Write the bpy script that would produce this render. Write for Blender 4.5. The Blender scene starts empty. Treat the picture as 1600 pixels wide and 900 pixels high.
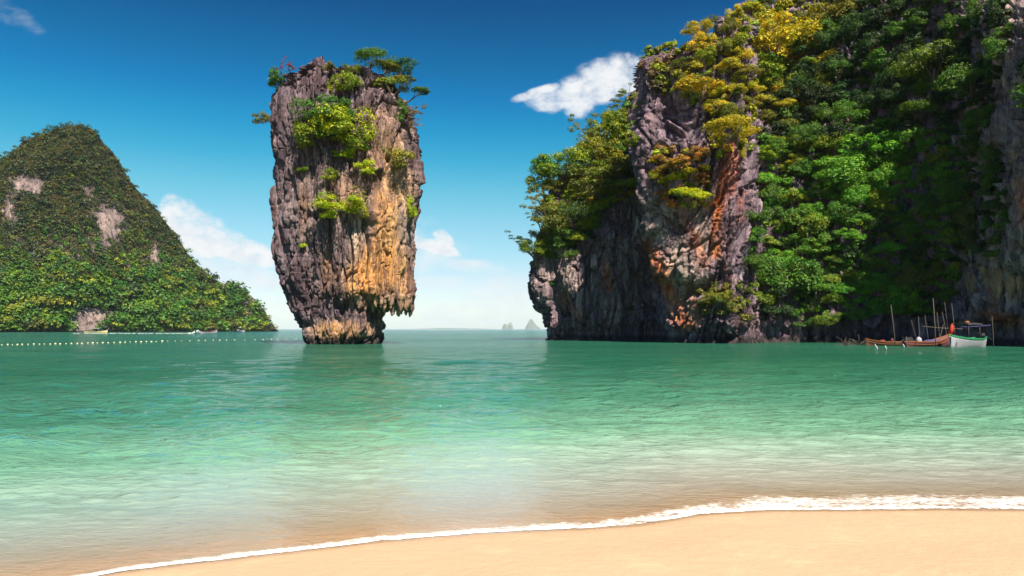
import bpy, math, random
import numpy as np
from mathutils import Vector, Matrix
from mathutils.bvhtree import BVHTree

# ------------------------------------------------------------------ camera
F = 1150.0; HZ = 514.0; CAMZ = 1.5
PITCH = math.atan((HZ - 450.0) / F)
S = bpy.context.scene
COL = S.collection
cam = bpy.data.cameras.new('camera'); cam.sensor_width = 36; cam.lens = 36 * F / 1600
cam.clip_start = 0.1; cam.clip_end = 30000
camo = bpy.data.objects.new('camera', cam); COL.objects.link(camo)
camo.location = (0, 0, CAMZ); camo.rotation_euler = (math.radians(90) + PITCH, 0, 0)
S.camera = camo
S.view_settings.view_transform = 'Standard'; S.view_settings.look = 'None'
S.view_settings.gamma = 1; S.view_settings.exposure = 0.95
S.cycles.transparent_max_bounces = 24
S.cycles.max_bounces = 6; S.cycles.diffuse_bounces = 3; S.cycles.glossy_bounces = 3
S.cycles.caustics_reflective = False; S.cycles.caustics_refractive = False
S.cycles.sample_clamp_indirect = 6

# ------------------------------------------------------------------ sun
SUN_EL = math.radians(49)
SAZ = Vector((0.36, -0.933, 0)).normalized()
SDIR = Vector((SAZ.x * math.cos(SUN_EL), SAZ.y * math.cos(SUN_EL), math.sin(SUN_EL)))
sl = bpy.data.lights.new('sun', 'SUN'); sl.energy = 5.0; sl.angle = math.radians(0.5); sl.color = (1.0, 0.89, 0.73)
so = bpy.data.objects.new('sun', sl); COL.objects.link(so)
so.location = (60, -40, 90)
so.rotation_euler = (-SDIR).to_track_quat('-Z', 'Y').to_euler()

# ------------------------------------------------------------------ node helpers
class NT:
    def __init__(s, tree): s.t = tree; s.n = tree.nodes; s.l = tree.links; s.n.clear()
    def new(s, typ, **kw):
        nd = s.n.new(typ)
        for k, v in kw.items(): setattr(nd, k, v)
        return nd
    def put(s, inp, v):
        if v is None: return
        if isinstance(v, bpy.types.NodeSocket): s.l.new(v, inp)
        else:
            try: inp.default_value = v
            except Exception:
                inp.default_value = (*v, 1) if hasattr(v, '__len__') else (v, v, v)
    def m(s, op, a, b=None, c=None, clamp=False):
        nd = s.new('ShaderNodeMath', operation=op); nd.use_clamp = clamp
        s.put(nd.inputs[0], a); s.put(nd.inputs[1], b); s.put(nd.inputs[2], c)
        return nd.outputs[0]
    def vm(s, op, a, b=None):
        nd = s.new('ShaderNodeVectorMath', operation=op); s.put(nd.inputs[0], a); s.put(nd.inputs[1], b)
        return nd.outputs[0]
    def mix(s, f, a, b, mode='MIX'):
        nd = s.new('ShaderNodeMix', data_type='RGBA', blend_type=mode)
        s.put(nd.inputs[0], f)
        s.put(nd.inputs[6], (*a, 1) if isinstance(a, tuple) and len(a) == 3 else a)
        s.put(nd.inputs[7], (*b, 1) if isinstance(b, tuple) and len(b) == 3 else b)
        return nd.outputs[2]
    def ramp(s, f, stops, interp='LINEAR'):
        nd = s.new('ShaderNodeValToRGB'); nd.color_ramp.interpolation = interp
        e = nd.color_ramp.elements
        while len(e) < len(stops): e.new(0.5)
        for i, (p, c) in enumerate(stops):
            e[i].position = p
            c = (c, c, c) if not hasattr(c, '__len__') else c
            e[i].color = (*c, 1)
        s.put(nd.inputs[0], f); return nd.outputs[0]
    def noise(s, vec, scale, detail=4, rough=0.55, dist=0.0):
        nd = s.new('ShaderNodeTexNoise'); s.put(nd.inputs['Vector'], vec)
        nd.inputs['Scale'].default_value = scale; nd.inputs['Detail'].default_value = detail
        nd.inputs['Roughness'].default_value = rough; nd.inputs['Distortion'].default_value = dist
        return nd.outputs['Fac']
    def voro(s, vec, scale, feature='DISTANCE_TO_EDGE'):
        nd = s.new('ShaderNodeTexVoronoi', feature=feature); s.put(nd.inputs['Vector'], vec)
        nd.inputs['Scale'].default_value = scale
        return nd.outputs['Distance']
    def mapping(s, vec, scale=(1, 1, 1), rot=(0, 0, 0), loc=(0, 0, 0)):
        nd = s.new('ShaderNodeMapping'); s.put(nd.inputs[0], vec)
        nd.inputs['Scale'].default_value = scale; nd.inputs['Rotation'].default_value = rot
        nd.inputs['Location'].default_value = loc
        return nd.outputs[0]
    def bump(s, h, strength, distance, normal=None):
        nd = s.new('ShaderNodeBump'); s.put(nd.inputs['Height'], h)
        nd.inputs['Strength'].default_value = strength; nd.inputs['Distance'].default_value = distance
        s.put(nd.inputs['Normal'], normal)
        return nd.outputs[0]
    def attr(s, name, out='Fac', typ='GEOMETRY'):
        nd = s.new('ShaderNodeAttribute', attribute_name=name, attribute_type=typ)
        return nd.outputs[out]
    def smooth(s, x, a, b):
        nd = s.new('ShaderNodeMapRange', interpolation_type='SMOOTHSTEP')
        s.put(nd.inputs[0], x); nd.inputs[1].default_value = a; nd.inputs[2].default_value = b
        return nd.outputs[0]

# ------------------------------------------------------------------ world sky
W = bpy.data.worlds.new('World'); S.world = W; W.use_nodes = True
w = NT(W.node_tree)
tc = w.new('ShaderNodeTexCoord'); gen = tc.outputs['Generated']
sk = w.new('ShaderNodeTexSky', sky_type='NISHITA'); sk.sun_disc = False
sk.sun_elevation = SUN_EL
sk.sun_rotation = math.atan2(SAZ.x, SAZ.y)
sk.altitude = 0; sk.air_density = 1.0; sk.dust_density = 0.3; sk.ozone_density = 2.0
sep = w.new('ShaderNodeSeparateXYZ'); w.put(sep.inputs[0], gen)
az = w.m('ARCTAN2', sep.outputs[0], sep.outputs[1])
el = w.m('ARCSINE', sep.outputs[2])
el01 = w.m('DIVIDE', el, math.radians(50), clamp=True)
def e_(deg): return deg / 50
# clarity grade over elevation: milky at the horizon, deep azure above, lifted overhead to fill shade
grade = w.ramp(el01, [(0.0, (0.76, 0.84, 0.98)), (e_(1.5), (0.78, 0.82, 0.92)), (e_(3.7), (0.74, 0.76, 0.84)), (e_(5.7), (0.60, 0.78, 0.80)),
                      (e_(8.1), (0.50, 0.80, 0.78)), (e_(10.5), (0.32, 0.80, 0.76)), (e_(12.9), (0.12, 0.72, 0.76)), (e_(15.3), (0.03, 0.61, 0.75)),
                      (e_(17.6), (0.008, 0.475, 0.71)), (e_(19.8), (0.002, 0.395, 0.60)), (e_(23.9), (0.001, 0.25, 0.47)), (1.0, (0.32, 0.46, 0.70))])
skyc = w.mix(1.0, sk.outputs[0], grade, 'MULTIPLY')
def pxdir(px, py):
    a = (px - 800) / F; b = (450 - py) / F
    y = math.cos(PITCH) - b * math.sin(PITCH); z = math.sin(PITCH) + b * math.cos(PITCH)
    return math.atan2(a, y), math.asin(z / math.sqrt(a * a + y * y + z * z))
# clouds: soft puffs at fixed compass directions
nv = w.noise(w.mapping(gen, (1, 1, 1.6)), 11, 8, 0.6, 0.3)
nv2 = w.noise(w.mapping(gen, (1, 1, 1.6), loc=(3, 1, 2)), 42, 6, 0.62)
def blob(px, py, rx, ry, rot=0):
    a0, e0 = pxdir(px, py); rx /= F; ry /= F
    da = w.m('SUBTRACT', az, a0); de = w.m('SUBTRACT', el, e0)
    c, s_ = math.cos(rot), math.sin(rot)
    u = w.m('ADD', w.m('MULTIPLY', da, c / rx), w.m('MULTIPLY', de, s_ / rx))
    v = w.m('ADD', w.m('MULTIPLY', da, -s_ / ry), w.m('MULTIPLY', de, c / ry))
    return w.m('SUBTRACT', 1.0, w.m('ADD', w.m('MULTIPLY', u, u), w.m('MULTIPLY', v, v)))
blobs = [(945, 128, 62, 34, 0.45), (985, 118, 42, 34, 0), (915, 145, 45, 28, 0.1), (862, 158, 46, 18, 0.1), (838, 146, 40, 9, 0.25), (905, 165, 30, 22, 0),
         (300, 360, 58, 36, -0.5), (285, 335, 40, 26, -0.4), (365, 385, 72, 24, -0.3), (265, 318, 16, 16, 0), (400, 398, 50, 12, -0.15),
         (680, 385, 42, 12, -0.3), (655, 378, 24, 12, -0.3), (692, 372, 22, 14, -0.6)]
mk = None
for b_ in blobs:
    r_ = w.m('MAXIMUM', blob(*b_), -1.5)
    mk = r_ if mk is None else w.m('MAXIMUM', mk, r_)
dens = w.m('ADD', w.m('ADD', w.m('MULTIPLY', w.m('MINIMUM', mk, 0.6), 1.1), w.m('MULTIPLY', w.m('MULTIPLY', w.smooth(el, 0.18, 0.08), w.smooth(mk, -0.2, 0.5)), 0.5)), w.m('ADD', w.m('MULTIPLY', w.m('SUBTRACT', nv, 0.5), 3.6), w.m('MULTIPLY', w.m('SUBTRACT', nv2, 0.5), 1.5)))
cl = w.smooth(dens, -0.08, 1.15)
soft = None
for b_ in [(750, 492, 130, 26, 0), (745, 418, 60, 12, -0.1), (690, 440, 60, 12, 0), (480, 480, 80, 22, 0), (640, 380, 90, 50, 0), (330, 420, 130, 30, -0.2), (12, 16, 50, 20, -0.3), (560, 470, 120, 26, 0), (800, 455, 90, 30, 0)]:
    r_ = w.m('MAXIMUM', blob(*b_), -1.5)
    soft = r_ if soft is None else w.m('MAXIMUM', soft, r_)
sf = w.m('MULTIPLY', w.smooth(w.m('ADD', w.m('MULTIPLY', w.m('MINIMUM', soft, 0.7), 0.8), w.m('MULTIPLY', w.m('SUBTRACT', nv, 0.5), 3.4)), 0.0, 1.2), 0.75)
cshade = w.ramp(nv2, [(0.3, (5.0, 5.35, 5.8)), (0.62, (6.1, 6.2, 6.3))])
cfac = w.m('MAXIMUM', w.m('MULTIPLY', cl, 0.97), sf)
final = w.mix(cfac, skyc, cshade)
bg = w.new('ShaderNodeBackground'); w.put(bg.inputs[0], final); bg.inputs[1].default_value = 0.079
wo = w.new('ShaderNodeOutputWorld'); w.l.new(bg.outputs[0], wo.inputs[0])

# ------------------------------------------------------------------ numeric helpers
rng = np.random.default_rng(7)
random.seed(7)
def _h(ix, iy, iz, seed):
    h = (ix.astype(np.uint32) * np.uint32(374761393)) ^ (iy.astype(np.uint32) * np.uint32(668265263)) ^ (iz.astype(np.uint32) * np.uint32(2147483647)) ^ np.uint32(seed * 974634777 & 0xffffffff)
    h = (h ^ (h >> np.uint32(13))) * np.uint32(1274126177)
    return h ^ (h >> np.uint32(16))
def perlin(x, y, z, seed=0):
    x, y, z = np.broadcast_arrays(np.asarray(x, np.float32), np.asarray(y, np.float32), np.asarray(z, np.float32))
    xi = np.floor(x).astype(np.int32); yi = np.floor(y).astype(np.int32); zi = np.floor(z).astype(np.int32)
    xf = x - xi; yf = y - yi; zf = z - zi
    u = xf * xf * (3 - 2 * xf); v = yf * yf * (3 - 2 * yf); t = zf * zf * (3 - 2 * zf)
    r = 0
    for dx in (0, 1):
        for dy in (0, 1):
            for dz in (0, 1):
                h = _h(xi + dx, yi + dy, zi + dz, seed)
                gx = (h & 1023).astype(np.float32) / 511.5 - 1
                gy = ((h >> np.uint32(10)) & 1023).astype(np.float32) / 511.5 - 1
                gz = ((h >> np.uint32(20)) & 1023).astype(np.float32) / 511.5 - 1
                r = r + (gx * (xf - dx) + gy * (yf - dy) + gz * (zf - dz)) * (u if dx else 1 - u) * (v if dy else 1 - v) * (t if dz else 1 - t)
    return r
def fbm(x, y, z, oct=4, seed=0, gain=0.5):
    r = 0; a = 1.0; f = 1.0
    for k in range(oct):
        r = r + a * perlin(x * f, y * f, z * f, seed + k); a *= gain; f *= 2.03
    return r
def ridged(x, y, z, oct=3, seed=0, gain=0.5):
    r = 0; a = 1.0; f = 1.0
    for k in range(oct):
        r = r + a * (1 - np.minimum(1, np.abs(perlin(x * f, y * f, z * f, seed + k)) * 2.6)); a *= gain; f *= 2.1
    return r
def worley(x, y, z, seed=0):
    x, y, z = np.broadcast_arrays(np.asarray(x, np.float32), np.asarray(y, np.float32), np.asarray(z, np.float32))
    xi = np.floor(x).astype(np.int32); yi = np.floor(y).astype(np.int32); zi = np.floor(z).astype(np.int32)
    f1 = np.full(x.shape, 9.0, np.float32); f2 = f1.copy(); idv = np.zeros(x.shape, np.float32)
    for dx in (-1, 0, 1):
        for dy in (-1, 0, 1):
            for dz in (-1, 0, 1):
                h = _h(xi + dx, yi + dy, zi + dz, seed)
                px = xi + dx + (h & 1023).astype(np.float32) / 1023
                py = yi + dy + ((h >> np.uint32(10)) & 1023).astype(np.float32) / 1023
                pz = zi + dz + ((h >> np.uint32(20)) & 1023).astype(np.float32) / 1023
                d = np.sqrt((px - x) ** 2 + (py - y) ** 2 + (pz - z) ** 2)
                nf = d < f1
                f2 = np.where(nf, f1, np.minimum(f2, d)); f1 = np.where(nf, d, f1)
                idv = np.where(nf, (h >> np.uint32(5) & np.uint32(255)).astype(np.float32) / 255, idv)
    return f1, f2, idv
def sm(x, a, b):
    t = np.clip((x - a) / (b - a), 0, 1); return t * t * (3 - 2 * t)
CP, SP = math.cos(PITCH), math.sin(PITCH)
def proj(P):
    x = P[..., 0]; y = P[..., 1]; z = P[..., 2] - CAMZ
    fw = y * CP + z * SP; up = -y * SP + z * CP
    fw = np.where(fw < 0.1, 0.1, fw)
    return 800 + F * x / fw, 450 - F * up / fw
def ray(px, py):
    a = (px - 800) / F; b = (450 - py) / F
    return Vector((a, CP - b * SP, SP + b * CP))
ORG = Vector((0, 0, CAMZ))
def at(px, py, Y):
    d = ray(px, py); return ORG + d * (Y / d.y)
def ground(px, py, z=0):
    d = ray(px, py); return ORG + d * ((z - CAMZ) / d.z)
def polydist(px, py, pts):
    best = np.full(px.shape, 1e9)
    for (x0, y0), (x1, y1) in zip(pts[:-1], pts[1:]):
        dx, dy = x1 - x0, y1 - y0; L = dx * dx + dy * dy
        t = np.clip(((px - x0) * dx + (py - y0) * dy) / L, 0, 1)
        best = np.minimum(best, np.hypot(px - x0 - t * dx, py - y0 - t * dy))
    return best

def link(name, me, mat=None, parent=None, loc=None):
    o = bpy.data.objects.new(name, me); COL.objects.link(o)
    if mat is not None and me is not None and not me.materials: me.materials.append(mat)
    if parent is not None: o.parent = parent
    if loc is not None: o.location = loc
    return o
def tag(o, label=None, cat=None, group=None, kind=None):
    if label: o['label'] = label
    if cat: o['category'] = cat
    if group: o['group'] = group
    if kind: o['kind'] = kind
    return o
def npmesh(name, V, Fc, smooth=True, attrs=None):
    """V (n,3) float; Fc (m,k) int, all faces with k corners"""
    me = bpy.data.meshes.new(name)
    V = np.ascontiguousarray(V, np.float32); Fc = np.ascontiguousarray(Fc, np.int32)
    k = Fc.shape[1]
    me.vertices.add(len(V)); me.vertices.foreach_set('co', V.ravel())
    me.loops.add(Fc.size); me.loops.foreach_set('vertex_index', Fc.ravel())
    me.polygons.add(len(Fc)); me.polygons.foreach_set('loop_start', np.arange(0, Fc.size, k, dtype=np.int32))
    me.polygons.foreach_set('loop_total', np.full(len(Fc), k, np.int32))
    me.polygons.foreach_set('use_smooth', np.full(len(Fc), smooth, bool))
    for (an, dom, typ, arr) in attrs or []:
        at_ = me.attributes.new(an, typ, dom)
        at_.data.foreach_set('color' if typ == 'FLOAT_COLOR' else 'value', np.ascontiguousarray(arr, np.float32).ravel())
    me.update(calc_edges=True)
    return me
def gridfaces(m, n, wrap=False):
    i = np.arange(m - 1)[:, None]; j = np.arange(n if wrap else n - 1)[None, :]
    j2 = (j + 1) % n
    a = i * n + j; b = i * n + j2; c = (i + 1) * n + j2; d = (i + 1) * n + j
    return np.stack([a + 0 * b, b + 0 * a, c, d], -1).reshape(-1, 4)
def gridnormals(P, wrap=False):
    du = np.gradient(P, axis=1)
    if wrap:
        du = (np.roll(P, -1, 1) - np.roll(P, 1, 1)) / 2
    dv = np.gradient(P, axis=0)
    n = np.cross(du, dv); n /= np.linalg.norm(n, axis=-1, keepdims=True) + 1e-9
    return n
class MB:
    """collects simple solids into one mesh"""
    def __init__(s): s.v = []; s.f = []
    def add(s, V, Fs):
        o = len(s.v); s.v += [tuple(p) for p in V]; s.f += [tuple(o + i for i in f) for f in Fs]
    def tube(s, pts, rad, k=6, cap=True):
        pts = [Vector(p) for p in pts]; V = []; n = len(pts)
        rad = rad if hasattr(rad, '__len__') else [rad] * n
        ref = Vector((0.31, 0.17, 0.93))
        for i, p in enumerate(pts):
            t = (pts[min(i + 1, n - 1)] - pts[max(i - 1, 0)]).normalized()
            a = t.cross(ref)
            if a.length < 0.1: a = t.cross(Vector((1, 0, 0)))
            a.normalize(); b = t.cross(a)
            for j in range(k):
                an = 2 * math.pi * j / k
                V.append(p + (a * math.cos(an) + b * math.sin(an)) * rad[i])
        Fs = [(i * k + j, i * k + (j + 1) % k, (i + 1) * k + (j + 1) % k, (i + 1) * k + j) for i in range(n - 1) for j in range(k)]
        if cap: Fs += [tuple(range(k))[::-1], tuple((n - 1) * k + j for j in range(k))]
        s.add(V, Fs); return s
    def box(s, c, d, rz=0):
        cx, cy, cz = c; hx, hy, hz = d[0] / 2, d[1] / 2, d[2] / 2; co, si = math.cos(rz), math.sin(rz)
        V = [(cx + x * co - y * si, cy + x * si + y * co, cz + z) for z in (-hz, hz) for x, y in ((-hx, -hy), (hx, -hy), (hx, hy), (-hx, hy))]
        s.add(V, [(3, 2, 1, 0), (4, 5, 6, 7), (0, 1, 5, 4), (1, 2, 6, 5), (2, 3, 7, 6), (3, 0, 4, 7)]); return s
    def mesh(s, name, smooth=True):
        me = bpy.data.meshes.new(name); me.from_pydata(s.v, [], s.f)
        for p in me.polygons: p.use_smooth = smooth
        me.update(); return me

# ------------------------------------------------------------------ materials
MATS = {}
def mat(name):
    m_ = bpy.data.materials.new(name); m_.use_nodes = True; MATS[name] = m_
    t = NT(m_.node_tree); out = t.new('ShaderNodeOutputMaterial')
    return m_, t, out
def bsdf(t, out, color, rough=0.8, normal=None, spec=0.3, metal=0):
    b = t.new('ShaderNodeBsdfPrincipled'); t.put(b.inputs['Base Color'], color if not isinstance(color, tuple) else (*color, 1))
    t.put(b.inputs['Roughness'], rough); t.put(b.inputs['Normal'], normal); b.inputs['Specular IOR Level'].default_value = spec
    b.inputs['Metallic'].default_value = metal
    if out is not None: t.l.new(b.outputs[0], out.inputs[0])
    return b
def simple(name, color, rough=0.7, var=0.25, scale=6):
    m_, t, out = mat(name)
    tcx = t.new('ShaderNodeTexCoord').outputs['Object']
    n = t.noise(tcx, scale, 5)
    c = t.mix(n, tuple(x * (1 - var) for x in color), tuple(min(1, x * (1 + var)) for x in color))
    bsdf(t, out, c, rough, t.bump(n, 0.3, 0.01))
    return m_
def rock(name, scale=1.0, warm=(0.50, 0.24, 0.075), bright=(0.70, 0.46, 0.20), tone=1.0, scrub=False, pale=(0.62, 0.52, 0.40)):
    """weathered limestone; attributes: orange (iron stain), light (fresh pale stone)"""
    m_, t, out = mat(name)
    g = t.new('ShaderNodeNewGeometry').outputs['Position']
    v = t.mapping(g, (1, 1, 0.16)); v2 = t.mapping(g, (1, 1, 0.4), rot=(0.12, 0.1, 0))
    big = t.noise(g, 0.22 * scale, 4, 0.6); stre = t.noise(v, 1.7 * scale, 8, 0.68, 0.4)
    fine = t.noise(v2, 5.5 * scale, 8, 0.72)
    strk = t.noise(t.mapping(g, (1, 1, 0.06), loc=(9, 4, 2)), 2.6 * scale, 6, 0.6)
    k = tone
    c = t.ramp(t.m('ADD', t.m('MULTIPLY', stre, 0.6), t.m('MULTIPLY', fine, 0.4)),
               [(0.32, (0.020 * k, 0.014 * k, 0.024 * k)), (0.43, (0.07 * k, 0.050 * k, 0.068 * k)), (0.52, (0.15 * k, 0.112 * k, 0.138 * k)), (0.62, (0.29 * k, 0.232 * k, 0.25 * k)), (0.75, (0.5 * k, 0.42 * k, 0.40 * k))])
    c = t.mix(t.m('MULTIPLY', t.smooth(big, 0.46, 0.66), 0.3), c, (0.17 * k, 0.085 * k, 0.075 * k))
    c = t.mix(t.m('MULTIPLY', t.smooth(strk, 0.56, 0.68), 0.75), c, (0.045, 0.036, 0.045))
    lt = t.m('MULTIPLY', t.attr('light'), t.smooth(t.m('ADD', stre, t.m('MULTIPLY', fine, 0.4)), 0.52, 0.82), clamp=True)
    c = t.mix(lt, c, pale)
    oc = t.ramp(t.m('ADD', t.m('MULTIPLY', strk, 0.5), t.m('MULTIPLY', fine, 0.5)), [(0.34, (warm[0] * .45, warm[1] * .34, warm[2] * .35)), (0.5, warm), (0.66, bright)])
    om = t.m('MULTIPLY', t.attr('orange'), t.smooth(t.m('ADD', t.m('MULTIPLY', stre, 0.65), t.m('MULTIPLY', strk, 0.35)), 0.36, 0.56), clamp=True)
    c = t.mix(om, c, oc)
    if scrub:
        c = t.mix(t.m('SUBTRACT', 1, t.smooth(t.m('ADD', t.attr('light'), t.m('MULTIPLY', t.m('SUBTRACT', stre, 0.5), 1.2)), 0.2, 0.5)), c, t.mix(fine, (0.035, 0.04, 0.014), (0.085, 0.075, 0.03)))
    vb = t.new('ShaderNodeTexVoronoi', feature='F1'); t.put(vb.inputs['Vector'], t.mapping(g, (1, 1, 0.14), rot=(0.05, 0.08, 0.3))); vb.inputs['Scale'].default_value = 1.5 * scale
    vs = t.new('ShaderNodeSeparateColor'); t.put(vs.inputs[0], vb.outputs['Color'])
    c = t.mix(1.0, c, t.ramp(vs.outputs[0], [(0.0, (0.62, 0.6, 0.64)), (0.5, (1.0, 0.98, 1.0)), (1.0, (1.4, 1.34, 1.28))]), 'MULTIPLY')
    vd = t.voro(t.mapping(g, (1, 1, 0.14), rot=(0.06, 0.08, 0)), 1.3 * scale)
    crack = t.smooth(vd, 0.0, 0.055)
    lowz = t.new('ShaderNodeSeparateXYZ'); t.put(lowz.inputs[0], g)
    tide = t.m('MULTIPLY', t.m('SUBTRACT', 1, t.smooth(t.m('ADD', lowz.outputs[2], t.m('MULTIPLY', fine, -0.8)), 0.0, 0.55)), 0.8)
    c = t.mix(tide, c, (0.03, 0.028, 0.026))
    nrm = t.bump(stre, 1.0, 0.42 / scale)
    nrm = t.bump(crack, 0.55, 0.12 / scale, nrm)
    nrm = t.bump(fine, 1.0, 0.16 / scale, nrm)
    bsdf(t, out, c, 0.88, nrm, 0.2)
    return m_
M_STACK = rock('stack_limestone', 1.05, (0.62, 0.30, 0.085), (0.86, 0.60, 0.26), 1.0)
M_CLIFF = rock('cliff_limestone', 0.9, (0.62, 0.17, 0.05), (0.72, 0.36, 0.15), 1.55)
M_HILL = rock('hill_limestone', 0.25, (0.34, 0.25, 0.21), (0.5, 0.40, 0.33), 0.8, True, (0.33, 0.26, 0.235))

def leafmat(name, attr_type):
    m_, t, out = mat(name)
    if attr_type == 'OBJ':
        tint = t.new('ShaderNodeObjectInfo').outputs['Color']
    else:
        tint = t.attr('tint', 'Color')
    lv = t.attr('lv')
    gn = t.noise(t.new('ShaderNodeNewGeometry').outputs['Position'], 1.1 if attr_type == 'OBJ' else 0.2, 2)
    c = t.mix(1.0, tint, t.ramp(lv, [(0, (0.6, 0.68, 0.7)), (0.5, (1.2, 1.25, 1.1)), (0.85, (1.6, 1.5, 1.1)), (1, (1.9, 1.65, 1.2))]), 'MULTIPLY')
    c = t.mix(1.0, c, t.ramp(gn, [(0.35, (0.55, 0.82, 0.95)), (0.65, (1.28, 1.15, 1.0))]), 'MULTIPLY')
    d = t.new('ShaderNodeBsdfDiffuse'); t.put(d.inputs[0], c)
    tr = t.new('ShaderNodeBsdfTranslucent'); t.put(tr.inputs[0], t.mix(1.0, c, (1.25, 1.15, 0.5), 'MULTIPLY'))
    gl = t.new('ShaderNodeBsdfGlossy'); gl.inputs[0].default_value = (1, 1, 1, 1); gl.inputs[1].default_value = 0.55
    m1 = t.new('ShaderNodeMixShader'); m1.inputs[0].default_value = 0.33; t.l.new(d.outputs[0], m1.inputs[1]); t.l.new(tr.outputs[0], m1.inputs[2])
    m2 = t.new('ShaderNodeMixShader'); m2.inputs[0].default_value = 0.022; t.l.new(m1.outputs[0], m2.inputs[1]); t.l.new(gl.outputs[0], m2.inputs[2])
    t.l.new(m2.outputs[0], out.inputs[0])
    return m_
M_LEAF = leafmat('leaf', 'OBJ'); M_LEAFS = leafmat('leaf_mass', 'ATTR')
M_BARK = simple('bark', (0.17, 0.13, 0.10), 0.9, 0.5, 4)
M_WOODY = simple('pole_wood', (0.085, 0.07, 0.06), 0.85, 0.4, 3)

# ------------------------------------------------------------------ shore and sea
SH = [(-700, 1010), (-300, 965), (0, 925), (180, 897), (400, 868), (600, 846), (760, 833), (900, 827), (1000, 820), (1100, 804), (1200, 798), (1400, 797), (1600, 797), (2000, 795), (2600, 790)]
shp = [ground(*p) for p in SH]
shx = np.array([-60, -20] + [p.x for p in shp] + [30, 80.]); shy = np.array([-38, -7.0] + [p.y for p in shp] + [9, 16.])
def shore(x):
    return np.interp(x, shx, shy) + 0.05 * perlin(x * 1.3, 0.5, 0.5, 3) + 0.02 * perlin(x * 5, 0.5, 0.5, 4)
def sandz(x, y):
    s = y - shore(x)
    z = np.where(s < 0, -s * 0.075 + 0.0 * s, -0.075 * s / (1 + 0.012 * s))
    z = z + np.where(s < 0, 1, np.exp(-np.abs(s) / 4)) * (0.028 * perlin(x * 0.8, y * 1.1, 0, 8) * sm(np.abs(s), 0.1, 1.2) + 0.0035 * fbm(x * 7, y * 7, 0, 3, 9) * sm(np.abs(s), 0.02, .2))
    return np.maximum(z, -6)
# sand sheet: fine near the viewer, reaching to the horizon
yy = np.concatenate([np.linspace(-40, 1.5, 24), np.linspace(1.6, 10, 170), 10 + np.geomspace(0.05, 9000, 60)])
xx = np.concatenate([-np.geomspace(9000, 9, 24), np.linspace(-8.8, 8.8, 230), np.geomspace(9, 9000, 24)])
X, Y = np.meshgrid(xx, yy)
Z = sandz(X, Y)
sand = link('sand', npmesh('sand', np.stack([X, Y, Z], -1).reshape(-1, 3), gridfaces(len(yy), len(xx))))
tag(sand, kind='structure')
m_, t, out = mat('beach_sand')
g = t.new('ShaderNodeNewGeometry').outputs['Position']
n1 = t.noise(g, 1.3, 4); n2 = t.noise(g, 260, 3, 0.7); n3 = t.noise(g, 45, 4, 0.7); n4 = t.noise(g, 12, 5, 0.6)
c = t.mix(n1, (0.54, 0.385, 0.235), (0.56, 0.41, 0.27))
c = t.mix(t.smooth(n2, 0.3, 0.75), t.mix(1, c, (0.78, 0.74, 0.68), 'MULTIPLY'), t.mix(1, c, (1.1, 1.1, 1.12), 'MULTIPLY'))
c = t.mix(t.m('MULTIPLY', t.smooth(n3, 0.64, 0.76), 0.4), c, (0.50, 0.30, 0.17))
n5 = t.voro(t.mapping(g, (1, 1, 1)), 22, 'F1'); c = t.mix(t.m('MULTIPLY', t.m('SUBTRACT', 1, t.smooth(n5, 0.03, 0.07)), t.smooth(n4, 0.48, 0.55)), c, (0.30, 0.19, 0.12))
c = t.mix(t.m('MULTIPLY', t.smooth(t.noise(g, 3.2, 5, 0.65), 0.5, 0.75), 0.4), c, (0.74, 0.47, 0.28))
wetz = t.new('ShaderNodeSeparateXYZ'); t.put(wetz.inputs[0], g)
wet = t.m('SUBTRACT', 1, t.smooth(t.m('ADD', wetz.outputs[2], t.m('MULTIPLY', t.m('SUBTRACT', n4, 0.5), 0.012)), 0.0, 0.016))
c = t.mix(t.m('MULTIPLY', wet, 0.35), c, t.mix(1, c, (0.93, 0.78, 0.62), 'MULTIPLY'))
nrm = t.bump(n4, 0.5, 0.02); nrm = t.bump(n3, 0.4, 0.006, nrm); nrm = t.bump(n2, 0.5, 0.0015, nrm)
bsdf(t, out, c, t.m('SUBTRACT', 0.92, t.m('MULTIPLY', wet, 0.5)), nrm, 0.25)
sand.data.materials.append(m_)

# sea
ys_ = [3.2]
while ys_[-1] < 14000:
    y = ys_[-1]; ys_.append(y + max(0.02, y * y / 1104 * 0.42) if y < 60 else y * 1.06)
ys_ = np.array(ys_)
us = np.concatenate([np.linspace(-1.6, -0.86, 24), np.linspace(-0.85, 0.85, 500), np.linspace(0.86, 1.6, 24)])
Yg = np.repeat(ys_[:, None], len(us), 1); Xg = us[None, :] * (Yg + 2.5)
dep = np.maximum(0, -sandz(Xg, Yg))
cell = np.maximum(np.gradient(ys_)[:, None], 0.003 * Yg)
def chop(x, y, lam, seed, aniso=0.6):
    a = perlin(x / lam * aniso + 0.25 * y / lam, y / lam, seed * 1.7, seed)
    return a
H = np.zeros_like(Xg)
for lam, amp, sd in ((5.0, 0.11, 21), (2.2, 0.10, 22), (1.1, 0.11, 23), (0.6, 0.08, 24), (0.33, 0.05, 25), (0.18, 0.026, 26), (0.1, 0.010, 27)):
    fade = sm(lam / cell, 1.3, 3.0)
    n_ = chop(Xg, Yg, lam, sd); n_ = n_ + 0.35 * np.abs(n_) - 0.1
    H += fade * amp * n_ * sm(dep, 0.0, 0.12 + lam * 0.7)
swash = 0.004
V = np.stack([Xg, Yg, H + swash], -1)
sea = link('sea', npmesh('sea', V.reshape(-1, 3), gridfaces(len(ys_), len(us)), True, [('depth', 'POINT', 'FLOAT', dep)]))
tag(sea, kind='structure')
m_, t, out = mat('sea_water')
g = t.new('ShaderNodeNewGeometry').outputs['Position']
dp = t.attr('depth')
gm = t.mapping(g, (0.6, 1, 1), rot=(0, 0, 0.15))
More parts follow.
